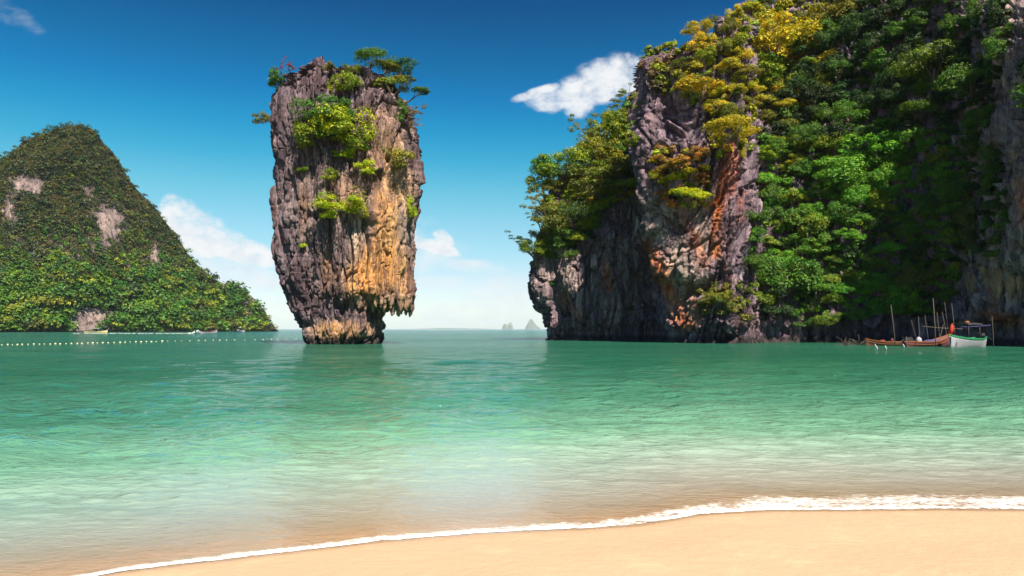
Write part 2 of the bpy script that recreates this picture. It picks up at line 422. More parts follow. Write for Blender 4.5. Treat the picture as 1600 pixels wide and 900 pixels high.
w1 = t.noise(gm, 0.9, 5, 0.68, 0.3); w2 = t.noise(gm, 2.6, 5, 0.68, 0.3); w3 = t.noise(gm, 6, 3, 0.6)
wp = t.noise(t.mapping(g, (0.25, 1, 1)), 0.09, 4, 0.55); wl = t.noise(t.mapping(g, (0.3, 1, 1), loc=(5, 5, 5)), 0.014, 4, 0.6)
body = t.ramp(t.m('POWER', t.m('DIVIDE', dp, 6.0, clamp=True), 0.5), [(0.0, (0.60, 0.56, 0.48)), (0.11, (0.55, 0.56, 0.51)), (0.17, (0.36, 0.48, 0.41)), (0.24, (0.15, 0.33, 0.225)),
                   (0.33, (0.052, 0.195, 0.125)), (0.5, (0.018, 0.118, 0.068)), (0.8, (0.019, 0.118, 0.082)), (1.0, (0.026, 0.14, 0.118))])
body = t.mix(1.0, body, t.ramp(wp, [(0.35, (0.72, 0.85, 0.8)), (0.65, (1.3, 1.14, 1.1))]), 'MULTIPLY')
calm = t.smooth(dp, 0.0, 0.8)
w0 = t.noise(t.mapping(g, (0.5, 1, 1)), 0.3, 5, 0.7)
nrm = t.bump(t.m('MULTIPLY', w0, calm), 1.0, 0.55); nrm = t.bump(t.m('MULTIPLY', w1, calm), 1.0, 0.27, nrm); nrm = t.bump(t.m('MULTIPLY', w2, calm), 1.0, 0.16, nrm); nrm = t.bump(t.m('MULTIPLY', w3, t.m('ADD', 0.35, calm)), 1.0, 0.035, nrm)
w4 = t.noise(gm, 19, 4, 0.65); nrm = t.bump(w4, 1.0, 0.010, nrm)
dif = t.new('ShaderNodeBsdfDiffuse'); t.put(dif.inputs[0], body); t.put(dif.inputs['Normal'], nrm)
trn = t.new('ShaderNodeBsdfTransparent'); t.put(trn.inputs[0], t.mix(t.smooth(dp, 0.0, 0.22), (1, 1, 1), (0.86, 0.98, 0.93)))
opa = t.m('SUBTRACT', 1, t.m('POWER', 2.718, t.m('MULTIPLY', t.m('MAXIMUM', t.m('SUBTRACT', dp, 0.02), 0), -9.5)))
mb = t.new('ShaderNodeMixShader'); t.put(mb.inputs[0], opa); t.l.new(trn.outputs[0], mb.inputs[1]); t.l.new(dif.outputs[0], mb.inputs[2])
gl = t.new('ShaderNodeBsdfGlossy'); gl.inputs[0].default_value = (1, 1, 1, 1); t.put(gl.inputs['Roughness'], t.m('ADD', 0.04, t.m('MULTIPLY', t.smooth(wl, .45, .65), 0.08))); t.put(gl.inputs['Normal'], nrm)
inc = t.new('ShaderNodeNewGeometry').outputs['Incoming']
dotn = t.new('ShaderNodeVectorMath', operation='DOT_PRODUCT'); t.put(dotn.inputs[0], inc); t.put(dotn.inputs[1], nrm)
# Schlick's reflectance of water, the same from above and from below (a refracted ray never meets total reflection here)
frs = t.m('ADD', 0.02, t.m('MULTIPLY', 0.98, t.m('POWER', t.m('SUBTRACT', 1, t.m('ABSOLUTE', dotn.outputs['Value']), clamp=True), 5.0)))
mf = t.new('ShaderNodeMixShader'); t.put(mf.inputs[0], t.m('MULTIPLY', frs, 1.0)); t.l.new(mb.outputs[0], mf.inputs[1]); t.l.new(gl.outputs[0], mf.inputs[2])
t.l.new(mf.outputs[0], out.inputs[0])
sea.data.materials.append(m_)

# foam along the waterline
xs = np.concatenate([np.linspace(-12, -4, 120, endpoint=False), np.linspace(-4, 6, 900), np.linspace(6.02, 14, 150)])
wd = np.interp(xs, [-4, -2.6, -1, 0, 0.9, 1.6, 2.4, 4.5, 9], [0.08, 0.13, 0.17, 0.19, 0.24, 0.44, 0.60, 0.66, 0.66])
q = np.linspace(0, 1, 46)
XX = np.repeat(xs[None, :], len(q), 0)
S0 = shore(xs)[None, :] + 0.05 + 0.014 * perlin(xs * 9, 1.5, 0, 5)[None, :]
YY = S0 - 0.035 - 0.02 + q[:, None] * wd[None, :] * (1 + 0.3 * perlin(xs * 2.2, 7.5, 0, 6)[None, :])
env = np.sqrt(np.clip(q / 0.06, 0, 1)) * (1 - sm(q, 0.45, 1.0))
core = np.exp(-q * wd[None, :].T / 0.05).T if False else None
sdist = q[:, None] * wd[None, :]
ZZ = np.maximum(sandz(XX, YY), 0.004) + 0.002 + 0.006 * env[:, None] * (0.5 + 0.9 * fbm(XX * 14, YY * 20, 0, 3, 31)) * np.exp(-sdist / 0.35)
msk = np.clip(env[:, None] * 1.0 + 0 * XX, 0, 1)
foam = link('foam', npmesh('foam', np.stack([XX, YY, ZZ], -1).reshape(-1, 3), gridfaces(len(q), len(xs)), True, [('mask', 'POINT', 'FLOAT', msk), ('sd', 'POINT', 'FLOAT', sdist)]))
tag(foam, 'thin band of white foam along the sandy waterline', 'foam', kind='stuff')
m_, t, out = mat('sea_foam')
g = t.new('ShaderNodeNewGeometry').outputs['Position']
f1 = t.noise(t.mapping(g, (0.6, 1, 1)), 16, 6, 0.7); f2 = t.voro(g, 26, 'F1'); f3 = t.noise(g, 90, 3, 0.6)
near = t.m('SUBTRACT', 1, t.smooth(t.attr('sd'), 0.03, 0.10))
f4 = t.noise(t.mapping(g, (0.5, 1, 1)), 4.5, 5, 0.65)
a = t.m('ADD', t.m('ADD', t.m('ADD', t.m('MULTIPLY', t.attr('mask'), 0.52), t.m('MULTIPLY', t.m('SUBTRACT', f4, 0.5), 1.5)), t.m('MULTIPLY', near, t.m('MULTIPLY', t.smooth(t.noise(g, 1.7, 3), 0.3, 0.6), 0.42))), t.m('ADD', t.m('MULTIPLY', t.m('SUBTRACT', f1, 0.5), 1.5), t.m('MULTIPLY', t.m('SUBTRACT', f2, 0.45), 0.5)))
alpha = t.m('MULTIPLY', t.m('MULTIPLY', t.smooth(a, 0.12, 0.9), 0.86), t.smooth(t.attr('mask'), 0.0, 0.12))
b = bsdf(t, out, (0.86, 0.85, 0.82), 0.6, t.bump(f3, 0.5, 0.004), 0.3); t.put(b.inputs['Alpha'], alpha)
foam.data.materials.append(m_)

# ------------------------------------------------------------------ sea stack
YC = 75.0
prof = [(540, 483, 590), (530, 481, 592), (515, 476, 597), (500, 468, 600), (488, 461, 603), (480, 457, 612), (472, 455, 634), (462, 453, 646), (440, 446, 648), (400, 436, 650),
        (350, 433, 654), (300, 435, 657), (250, 430, 654), (200, 425, 648), (160, 426, 636), (140, 430, 630), (125, 441, 620), (112, 456, 608), (104, 476, 594), (99, 492, 578)]
zs_k = []; lk = []; rk = []
for (py, l, r) in prof:
    p0 = at(l, py, YC); p1 = at(r, py, YC); zs_k.append(at(l, py, YC - 5.0 * float(sm(np.array(float(-py)), -330, -110))).z); lk.append(p0.x); rk.append(p1.x)
zs_k[0] = 0
zrow = np.concatenate([np.linspace(-1.5, 0, 8, endpoint=False), np.linspace(0, zs_k[-1], 520)])
lx = np.interp(zrow, zs_k, lk); rx_ = np.interp(zrow, zs_k, rk)
NTH = 450
# denser on the side facing the beach
u = np.linspace(0, 1, NTH, endpoint=False); th = 2 * math.pi * u - 0.5 * np.cos(2 * math.pi * u)
TH, ZR = np.meshgrid(th, zrow)
cx = (lx + rx_) / 2; hw = (rx_ - lx) / 2 * np.interp(zrow, [0, 4, 10, 30], [1.0, 0.97, 0.945, 0.95])
hd = np.interp(zrow, [-1.5, 0, 2.5, 5, 8, 13, 22, 30], [3.2, 3.4, 3.9, 4.7, 5.3, 5.7, 5.6, 4.6])
ex = 0.82
ct, st = np.cos(TH), np.sin(TH)
bx = cx[:, None] + hw[:, None] * np.sign(ct) * np.abs(ct) ** ex
by = YC + hd[:, None] * np.sign(st) * np.abs(st) ** ex
nx, ny = ct, st
# rock relief
def stackrelief(x, y, z):
    zz = z * 0.13
    wx = x + 0.5 * perlin(x * .5, y * .5, z * .3, 40); wy = y + 0.5 * perlin(x * .5, y * .5, z * .3, 41)
    f1, f2, idv = worley(wx * 0.42, wy * 0.42, zz * 0.42, 42)
    g1, g2, idg = worley(wx * 1.15, wy * 1.15, zz * 0.9, 43)
    h1, h2, idh = worley(wx * 2.9, wy * 2.9, zz * 2.6, 53)
    d = 0.95 * (idv - 0.5) * sm(f2 - f1, 0, 0.25) - 0.75 * (1 - sm(f2 - f1, 0, 0.16))
    d += 0.55 * (idg - 0.5) * sm(g2 - g1, 0, 0.1) - 0.6 * (1 - sm(g2 - g1, 0, 0.12))
    d += 0.24 * (idh - 0.5) - 0.20 * (1 - sm(h2 - h1, 0, 0.15))
    d += 0.55 * fbm(x * 0.3, y * 0.3, z * 0.18, 3, 44) - 0.36 * (ridged(x * 1.5, y * 1.5, z * 0.2, 3, 45) - 0.7)
    d += 0.14 * fbm(x * 3.5, y * 3.5, z * 1.4, 3, 46)
    # horizontal breaks
    led = ridged(x * 0.15, y * 0.15, z * 0.75, 2, 47)
    d -= 0.10 * sm(led, 1.05, 1.4)
    return d
D = stackrelief(bx, by, ZR)
amp = np.interp(zrow, [-1.5, 0, 3, 12, 28, 30], [0.5, 0.5, 0.7, 0.9, 1.0, 1.0])[:, None]
PX, PY = proj(np.stack([bx, by - 0 * by, ZR], -1))
front = sm(-st, -0.2, 0.4)
def gz(px, py, rx, ry): return np.exp(-((PX - px) / rx) ** 2 - ((PY - py) / ry) ** 2)
D = D - D[60:].mean() - 0.12
feat = -1.1 * gz(592, 488, 24, 14) - 0.5 * gz(560, 480, 30, 8) + 0.5 * gz(570, 452, 60, 14) + 0.6 * gz(640, 455, 12, 16) - 0.7 * gz(572, 352, 14, 10) + 0.7 * gz(600, 330, 18, 60) \
       - 0.5 * gz(530, 150, 22, 50) + 0.4 * gz(470, 150, 26, 60) + 0.4 * gz(610, 160, 26, 60) + 0.5 * gz(535, 520, 45, 15) - 0.6 * gz(480, 300, 10, 120) - 0.4 * gz(560, 240, 40, 30)
feat += 0.8 * gz(575, 265, 30, 8)
D = (D * amp + feat * front)
bx2 = bx + nx * D; by2 = by + ny * D
zjit = 0.25 * fbm(bx * 1.2, by * 1.2, ZR * 1.2, 3, 49)
Z2 = ZR + zjit * (ZR > 0.3)
# tilt blocks at the top so the crest is jagged
P = np.stack([bx2, by2, Z2], -1)
# cap rows
rows = [P]
top = P[-1]; cxy = np.array([cx[-1], YC])
for k, fr_ in enumerate(np.linspace(0.96, 0.02, 46)):
    r = top.copy(); r[:, :2] = cxy + (top[:, :2] - cxy) * fr_
    wv = worley(r[:, 0] * 0.55, r[:, 1] * 0.55, 0.5, 50); w2v = worley(r[:, 0] * 1.4, r[:, 1] * 1.4, 0.5, 51)
    r[:, 2] = top[:, 2] * fr_ ** 3 + (zrow[-1]) * (1 - fr_ ** 3) + (1.0 * (wv[2] - 0.8) * sm(wv[1] - wv[0], 0, .3) + 0.55 * (w2v[2] - 0.8) * sm(w2v[1] - w2v[0], 0, .3) + 0.4 * fbm(r[:, 0], r[:, 1], 0, 3, 52)) * sm(1 - fr_, 0, 0.12)
    kx = (at(512, 100, YC).x); r[:, 2] += 2.0 * np.exp(-((r[:, 0] - kx) / 0.8) ** 2 - ((r[:, 1] - YC + 2.5) / 1.6) ** 2) - 0.4 * np.exp(-((r[:, 0] - at(560, 100, YC).x) / 1.6) ** 2)
    rows.append(r[None])
P = np.concatenate([rows[0]] + rows[1:], 0)
PXs, PYs = proj(P)
def gs(px, py, rx, ry, p=2): return np.exp(-np.abs((PXs - px) / rx) ** p - np.abs((PYs - py) / ry) ** p)
ora = 1.0 * gs(590, 425, 36, 46, 3) + 0.9 * gs(603, 340, 20, 60, 3) + 0.5 * gs(632, 300, 18, 40) + 0.9 * gs(560, 440, 22, 30) + 0.95 * gs(528, 517, 38, 14, 3) + 0.6 * gs(590, 505, 16, 22) \
      + 0.55 * gs(632, 430, 14, 45) + 0.5 * gs(512, 420, 10, 30) + 0.35 * gs(545, 300, 35, 30) + 0.35 * gs(600, 250, 30, 30) + 0.45 * gs(640, 470, 14, 14) + 0.4 * gs(475, 325, 8, 40) + 0.3 * gs(610, 200, 30, 40)
ora = np.clip(ora * 0.95, 0, 1) * (P[..., 1] < YC + 3)
lig = np.clip(0.8 * gs(560, 400, 14, 55) + 0.7 * gs(615, 330, 16, 60) + 0.8 * gs(530, 515, 40, 14) + 0.45 * gs(622, 300, 26, 130, 3) + 0.25 * gs(520, 300, 80, 120) + .5 * gs(575, 470, 30, 12), 0, 1)
sme = npmesh('sea_stack', P.reshape(-1, 3), gridfaces(P.shape[0], NTH, True), True, [('orange', 'POINT', 'FLOAT', ora), ('light', 'POINT', 'FLOAT', lig)])
stack = link('sea_stack', sme, M_STACK)
tag(stack, 'tall top-heavy limestone sea stack rising from the bay on a narrow foot', 'sea stack')
PS = P
# stalactites hanging from its undercut right side
def fc(me, orange, light):
    for n_, v_ in (('orange', orange), ('light', light)):
        a_ = me.attributes.new(n_, 'FLOAT', 'POINT'); a_.data.foreach_set('value', np.full(len(me.vertices), v_, np.float32))
stal = []
for k in range(5):
    mb_ = MB(); rr = random.Random(k)
    L = 1.0; n_ = 9; pts = []; rd = []
    for i in range(n_):
        f_ = i / (n_ - 1); pts.append((rr.uniform(-.05, .05) * f_, rr.uniform(-.05, .05) * f_, 0.25 - L * f_)); rd.append((0.28 * (1 - f_) ** 0.7 + 0.05) * rr.uniform(0.75, 1.25))
    mb_.tube(pts, rd, 8); me = mb_.mesh('stalactite'); fc(me, 0.5, 0.6); stal.append(me)

# ------------------------------------------------------------------ right headland
#      x,   y,   top,  lowlean, z1, highlean, inward x, inward y
K = [(22, 150, 20, -.02, 9, .4, .9, .4), (9, 125, 19, -.03, 9, .4, .85, .5), (6.0, 108, 19, -.10, 11, .4, .75, .65), (3.9, 98.5, 21, -.10, 11, .30, .55, .83), (8.5, 94, 26, -.03, 10, .4, .35, .94), (13.2, 93.5, 30, 0, 9, .38, .3, .95),
     (17.0, 92, 33, .02, 9, .3, .3, .95), (17.5, 86, 33, .02, 12, .2, .4, .9), (16.3, 80, 32, -.03, 14, .06, .5, .86), (19.0, 76.5, 33.5, .03, 18, .12, .3, .95), (22.5, 75.2, 34.5, .04, 18, .12, .25, .96),
     (26.0, 76.5, 36, .06, 16, .14, .15, .98), (27.4, 81, 44, .25, 10, .42, .1, .99), (31.5, 82, 50, .30, 10, .5, .15, .99), (36, 79.5, 50, .30, 10, .5, .3, .95), (41.2, 76.3, 46, .26, 10, .45, .35, .93), (43.2, 71, 38, .08, 12, .25, .8, .6),
     (42.9, 62.5, 30, .02, 14, .10, .95, .3), (44.2, 56.5, 27.5, .0, 14, .10, .97, .2), (49, 50, 19, .02, 14, .1, .95, .3), (58, 42, 16, .05, 14, .1, .95, .3), (66, 27, 14, .05, 14, .1, .95, .2), (72, 8, 13, .05, 14, .1, .95, .2), (80, -14, 12, .05, 14, .1, .9, .3), (92, -35, 8, .1, 14, .1, .9, .3)]
K = np.array(K, float)
seg = np.hypot(np.diff(K[:, 0]), np.diff(K[:, 1])); sk_ = np.concatenate([[0], np.cumsum(seg)])
sA = sk_[1]; sB = sk_[18]
sv = np.concatenate([np.linspace(0, sA, 30, endpoint=False), np.linspace(sA, sB, 760, endpoint=False), np.linspace(sB, sk_[-1], 170)])
def ev(i):
    f = np.interp(sv, sk_, K[:, i])
    # light smoothing of the plan so corners are rounded
    out_ = np.zeros_like(f)
    for o_, wgt in zip(np.linspace(-2.2, 2.2, 11), np.hanning(13)[1:-1]):
        out_ += wgt * np.interp(np.clip(sv + o_, 0, sk_[-1]), sk_, K[:, i])
    return out_ / np.hanning(13)[1:-1].sum()
kx_, ky_, kH, kl, kz1, kh, kix, kiy = [ev(i) for i in range(8)]
zr = np.concatenate([np.linspace(-1.5, 0, 6, endpoint=False), np.linspace(0, 1, 330)])
pl = np.linspace(0, 1, 50)[1:]
rowsP = []
for f_ in zr:
    z = np.full_like(sv, f_) if f_ < 0 else kH * f_
    off = kl * np.clip(z, 0, kz1) + kh * np.clip(z - kz1, 0, None)
    # rounded shoulder
    sh_ = np.clip(f_ - 0.86, 0, 1) / 0.14
    off = off + 2.2 * sh_ ** 2.5
    # tidal notch at the foot
    off = off + 1.3 * np.exp(-((z - 0.9) / 0.9) ** 2)
    rowsP.append(np.stack([kx_ + kix * off, ky_ + kiy * off, z], -1))
last = rowsP[-1]; 
for p_ in pl:
    back = 2.0 * p_ + 45 * p_ ** 2
    rise = 0.30 * back * (1 - 0.5 * p_) + 0.0
    r = last.copy(); r[:, 0] += kix * back; r[:, 1] += kiy * back
    r[:, 2] += rise * np.interp(sv, [sk_[2], sk_[8], sk_[11], sk_[15], sk_[17], sk_[-1]], [0.5, 0.3, 1.0, 0.6, 0.2, 0.2])
    rowsP.append(r)
B0 = np.array(rowsP)
B0[..., 0] -= (2.3 * np.exp(-((sv - sk_[8] + 0.5) / 4.5) ** 2))[None, :] * sm(B0[..., 2], 5, 20)
Nn = gridnormals(B0)
Nn = -Nn if Nn[150, 300, 1] > 0 else Nn
x, y, z = B0[..., 0], B0[..., 1], B0[..., 2]
QX, QY = proj(B0)
QXs = np.repeat(QX[6][None, :], QX.shape[0], 0)
def cliffrelief(x, y, z):
    onB = np.exp(-((x - 20) / 6) ** 2 - ((y - 76) / 8) ** 2)
    xs_ = x - 0.45 * z * onB; ys__ = y
    wx = xs_ + 0.9 * perlin(x * .3, y * .3, z * .25, 60); wy = ys__ + 0.9 * perlin(x * .3, y * .3, z * .25, 61)
    f1, f2, idv = worley(wx * 0.26, wy * 0.26, z * 0.075, 62)
    g1, g2, idg = worley(wx * 0.75, wy * 0.75, z * 0.19, 63)
    h1, h2, idh = worley(wx * 2.1, wy * 2.1, z * 0.55, 64)
    d = 2.0 * (idv - 0.5) * sm(f2 - f1, 0, 0.3) - 1.3 * (1 - sm(f2 - f1, 0, 0.14))
    d += 1.0 * (idg - 0.5) * sm(g2 - g1, 0, 0.1) - 1.0 * (1 - sm(g2 - g1, 0, 0.12))
    d += 0.40 * (idh - 0.5) - 0.34 * (1 - sm(h2 - h1, 0, 0.15))
    d += 1.3 * fbm(x * .12, y * .12, z * .1, 3, 65) - 0.4 * (ridged(wx * 0.8, wy * .8, z * 0.16, 4, 66) - 0.8)
    d += 0.2 * fbm(x * 2.4, y * 2.4, z * 1.1, 3, 67)
    return d
D = cliffrelief(x, y, z)
def gw(px, py, rx, ry): return np.exp(-((QX - px) / rx) ** 2 - ((QY - py) / ry) ** 2)
D *= np.interp(z, [-1.5, 0, 3, 60], [0.55, 0.6, 1, 1])
D += 1.5 * gw(1000, 200, 22, 110) + 1.0 * gw(1060, 420, 30, 60) - 1.6 * gw(1015, 440, 18, 60) + 1.2 * gw(1150, 330, 30, 120) - 1.0 * gw(1190, 430, 16, 80) + 0.8 * gw(900, 470, 40, 50) - 1.5 * gw(985, 480, 14, 40) - 1.6 * gw(878, 490, 12, 34)
D -= 3.4 * gw(1578, 465, 30, 40) * (y < 70)
D += 1.0 * gw(1525, 470, 12, 50)
P = B0 + Nn * D[..., None]
P[..., 2] += 0.4 * fbm(x * .7, y * .7, z * .7, 3, 68) * (z > 0.5)
PXc, PYc = proj(P)
streaks = [([(1140, 225), (1128, 290), (1120, 345), (1118, 395)], 9, 1.15), ([(1150, 240), (1143, 300)], 6, 0.8), ([(1012, 385), (1030, 420), (1050, 465), (1070, 505)], 13, 1.0), ([(1085, 370), (1100, 410)], 10, 0.6), ([(1062, 330), (1092, 385)], 8, 0.5),
           ([(945, 415), (952, 450)], 7, 0.8), ([(880, 465), (905, 495)], 9, 0.5), ([(1055, 497), (1080, 507)], 9, 0.9), ([(1595, 285), (1600, 345)], 9, 0.8), ([(1535, 490), (1600, 505)], 9, 0.9), ([(1545, 450), (1552, 480)], 4, 0.7), ([(1160, 300), (1155, 350)], 5, 0.5), ([(1135, 420), (1140, 440)], 5, .4), ([(1075, 440), (1090, 500)], 8, .5)]
ora = np.zeros(PXc.shape)
for pts, wd_, s_ in streaks:
    ora = np.maximum(ora, s_ * np.exp(-(polydist(PXc, PYc, pts) / wd_) ** 2))
lig = np.clip(0.75 * np.exp(-(polydist(PXc, PYc, [(1020, 330), (1080, 460)]) / 34) ** 2) + 0.5 * np.exp(-(polydist(PXc, PYc, [(1090, 300), (1105, 380)]) / 25) ** 2) + 0.75 * np.exp(-(polydist(PXc, PYc, [(850, 400), (900, 440), (970, 400), (960, 480)]) / 45) ** 2) * 0.6 + 0.4 * (PXc > 1500), 0, 1)
cme = npmesh('cliff', P.reshape(-1, 3), gridfaces(P.shape[0], len(sv))[:, ::-1], True, [('orange', 'POINT', 'FLOAT', np.clip(ora, 0, 1)), ('light', 'POINT', 'FLOAT', lig)])
cliff = link('cliff', cme, M_CLIFF); tag(cliff, kind='structure')
PC = P

# ------------------------------------------------------------------ left hill
hp = [(-520, 514), (-420, 470), (-300, 400), (-200, 330), (-100, 280), (-40, 250), (0, 240), (30, 222), (60, 206), (85, 197), (112, 192), (140, 198), (168, 230), (200, 280), (250, 340), (300, 406), (330, 434), (360, 446), (385, 456), (400, 470), (415, 488), (424, 503), (429, 514)]
hy0 = lambda px: np.interp(px, [-520, 0, 200, 330, 430], [330, 320, 350, 400, 450])
hyr = lambda px: hy0(px) + np.interp(px, [-520, 0, 200, 350, 430], [90, 80, 70, 34, 10])
ppx = np.linspace(-520, 429, 420)
HH = (HZ - np.interp(ppx, [a for a, _ in hp], [b for _, b in hp])) / F * hyr(ppx) + 1.2
xr = (ppx - 800) / F * hyr(ppx)
tt = np.concatenate([[-0.02], np.linspace(0, 1, 190), np.linspace(1.02, 1.8, 24)])
T_, PPx = np.meshgrid(tt, ppx, indexing='ij')
Zh = np.where(T_ <= 1, HH * T_, HH * (1 - ((T_ - 1) / 0.8) ** 1.5 * 1.02))
Yh = hy0(PPx) + (hyr(PPx) - hy0(PPx)) * np.sign(T_) * np.abs(T_) ** 1.25
Xh = np.repeat(xr[None, :], len(tt), 0)
dd = 8 * fbm(Xh * .025, Yh * .02, Zh * .025, 4, 80) + 5.5 * (ridged(Xh * .045, Yh * .045, Zh * .015, 3, 81) - 0.8) + 0.9 * fbm(Xh * .25, Yh * .25, Zh * .12, 3, 82)
env = sm(T_, 0.0, 0.12) * 0.8 + 0.2
pxh_, pyh_ = (800 + F * Xh / Yh), (HZ - F * Zh / Yh)
rockp = lambda px, py: (0.95 * np.exp(-((px - 42) / 26) ** 2 - ((py - 293) / 17) ** 2) + 0.9 * np.exp(-((px - 12) / 12) ** 2 - ((py - 330) / 24) ** 2) + 0.35 * np.exp(-((px - 50) / 80) ** 2 - ((py - 385) / 25) ** 2) + 0.9 * np.exp(-((px - 170) / 30) ** 2 - ((py - 350) / 32) ** 2)
                        + 0.8 * np.exp(-((px - 245) / 13) ** 2 - ((py - 400) / 26) ** 2) + 0.6 * np.exp(-((px - 145) / 14) ** 2 - ((py - 300) / 12) ** 2) + 1.3 * np.exp(-((px - 148) / 34) ** 4 - ((py - 502) / 18) ** 2)
                        + 1.1 * np.exp(-((px - 392) / 9) ** 2 - ((py - 480) / 30) ** 2) + 0.7 * np.exp(-((px - 355) / 12) ** 2 - ((py - 448) / 10) ** 2) + 0.5 * np.exp(-((px - 200) / 12) ** 2 - ((py - 425) / 24) ** 2) + 0.25 * np.exp(-((px - 110) / 60) ** 2 - ((py - 390) / 18) ** 2))
Yh = Yh - dd * env * 0.9
Zh = Zh + 0.22 * dd * sm(T_, 0.05, 0.3) * (T_ <= 1.0) * (1 - sm(T_, 0.85, 1.0))
P = np.stack([Xh, Yh, Zh], -1)
px_, py_ = proj(P)
lg = np.clip(rockp(px_ + 22 * perlin(px_ * .045, py_ * .03, 1.5, 78) + 9 * perlin(px_ * .15, py_ * .12, 1.5, 79), py_ + 16 * perlin(px_ * .045, py_ * .03, 3.5, 80)) * 1.2, 0, 1)
hme = npmesh('hill', P.reshape(-1, 3), gridfaces(len(tt), len(ppx)), True, [('orange', 'POINT', 'FLOAT', lg * 0.3), ('light', 'POINT', 'FLOAT', lg)])
hill = link('hill', hme, M_HILL); tag(hill, kind='structure')
PH = P

def bvh(P, step=(2, 2), wrap=False):
    Q = P[::step[0], ::step[1]]
    m, n = Q.shape[:2]
    return BVHTree.FromPolygons(Q.reshape(-1, 3).tolist(), gridfaces(m, n, wrap).tolist())
BV_S = bvh(PS, (2, 2), True); BV_C = bvh(PC, (3, 3)); BV_H = bvh(PH, (2, 2))
def hit(bv, px, py):
    d = ray(px, py).normalized(); r = bv.ray_cast(ORG, d)
    if r[0] is None: return None
    n = r[1]
    if n.dot(d) > 0: n = -n
    return r[0], n

# stalactites on the stack and in the sea cave
rr = random.Random(5)
for i in range(34):
    px = rr.uniform(556, 646); py = rr.uniform(462, 474)
    h_ = hit(BV_S, px, py)
    if h_ is None: continue
    L = rr.uniform(0.7, 1.5) * (1.25 if px > 610 else 0.9)
    p = h_[0] + Vector((0, 0.25, -0.15)); o = link('stalactite', stal[i % 5], M_STACK, stack, p)
    o.rotation_euler.z = rr.uniform(0, 6.28); o.scale = (L * rr.uniform(0.7, 1.3), L * 0.9, L)
for i, (px, py, L) in enumerate([(622, 474, 1.5), (628, 476, 1.3), (634, 474, 1.6), (641, 470, 2.2), (643, 462, 1.5), (613, 476, 1.2), (637, 468, 1.7), (645, 450, 1.2), (600, 474, 1.6), (607, 472, 1.3), (592, 470, 1.6), (585, 472, 1.2)]):
    q_ = at(px, py, YC - 0.6 - (0.8 if px < 610 else 0)); o = link('stalactite', stal[(i * 2) % 5], M_STACK, stack, q_); o.scale = (L * .85, L * .8, L)
for i in range(22):
    px = rr.uniform(1498, 1602); py = rr.uniform(425, 446)
    h_ = hit(BV_C, px, py)
    if h_ is None: continue
    L = rr.uniform(1.0, 3.0); o = link('stalactite', stal[i % 5], M_CLIFF, cliff, h_[0] + Vector((0.1, 0.2, 0))); o.scale = (L * .6, L * .6, L)

# ------------------------------------------------------------------ plants
def leaves(P, N, size, r, aspect=0.42, rhomb=True):
    n = len(P); size = size * r.uniform(0.6, 1.35, (n, 1))
    N = N / (np.linalg.norm(N, axis=1, keepdims=True) + 1e-9)
    A = r.normal(size=(n, 3)); A[:, 2] -= 0.35
    T = A - N * (A * N).sum(1, keepdims=True); T /= np.linalg.norm(T, axis=1, keepdims=True) + 1e-9
    B = np.cross(N, T)
    if rhomb:
        V = np.stack([P - T * size, P + B * size * aspect + N * size * .12, P + T * size, P - B * size * aspect + N * size * .12], 1)
        Fc = np.arange(n * 4).reshape(n, 4)
    else:
        V = np.stack([P - T * size * .8 - B * size * .6, P + T * size, P - T * size * .6 + B * size * .7], 1); Fc = np.arange(n * 3).reshape(n, 3)
    return V.reshape(-1, 3), Fc
def shell(c, rad, n, r, low=-0.35):
    d = r.normal(size=(n * 2, 3)); d /= np.linalg.norm(d, axis=1, keepdims=True)
    d = d[d[:, 2] > low][:n]
    rr_ = 1 + r.normal(-0.08, 0.17, (len(d), 1))
    lump = 1 + 0.22 * perlin(d[:, 0] * 2.5 + c[0] * 3, d[:, 1] * 2.5 + c[1] * 3, d[:, 2] * 2.5, 91)[:, None]
    P = np.array(c) + d * rad * rr_ * lump
    N = d * 0.9 + np.array([0, 0, 0.55]) + r.normal(0, 0.42, (len(d), 3))
    return P, N
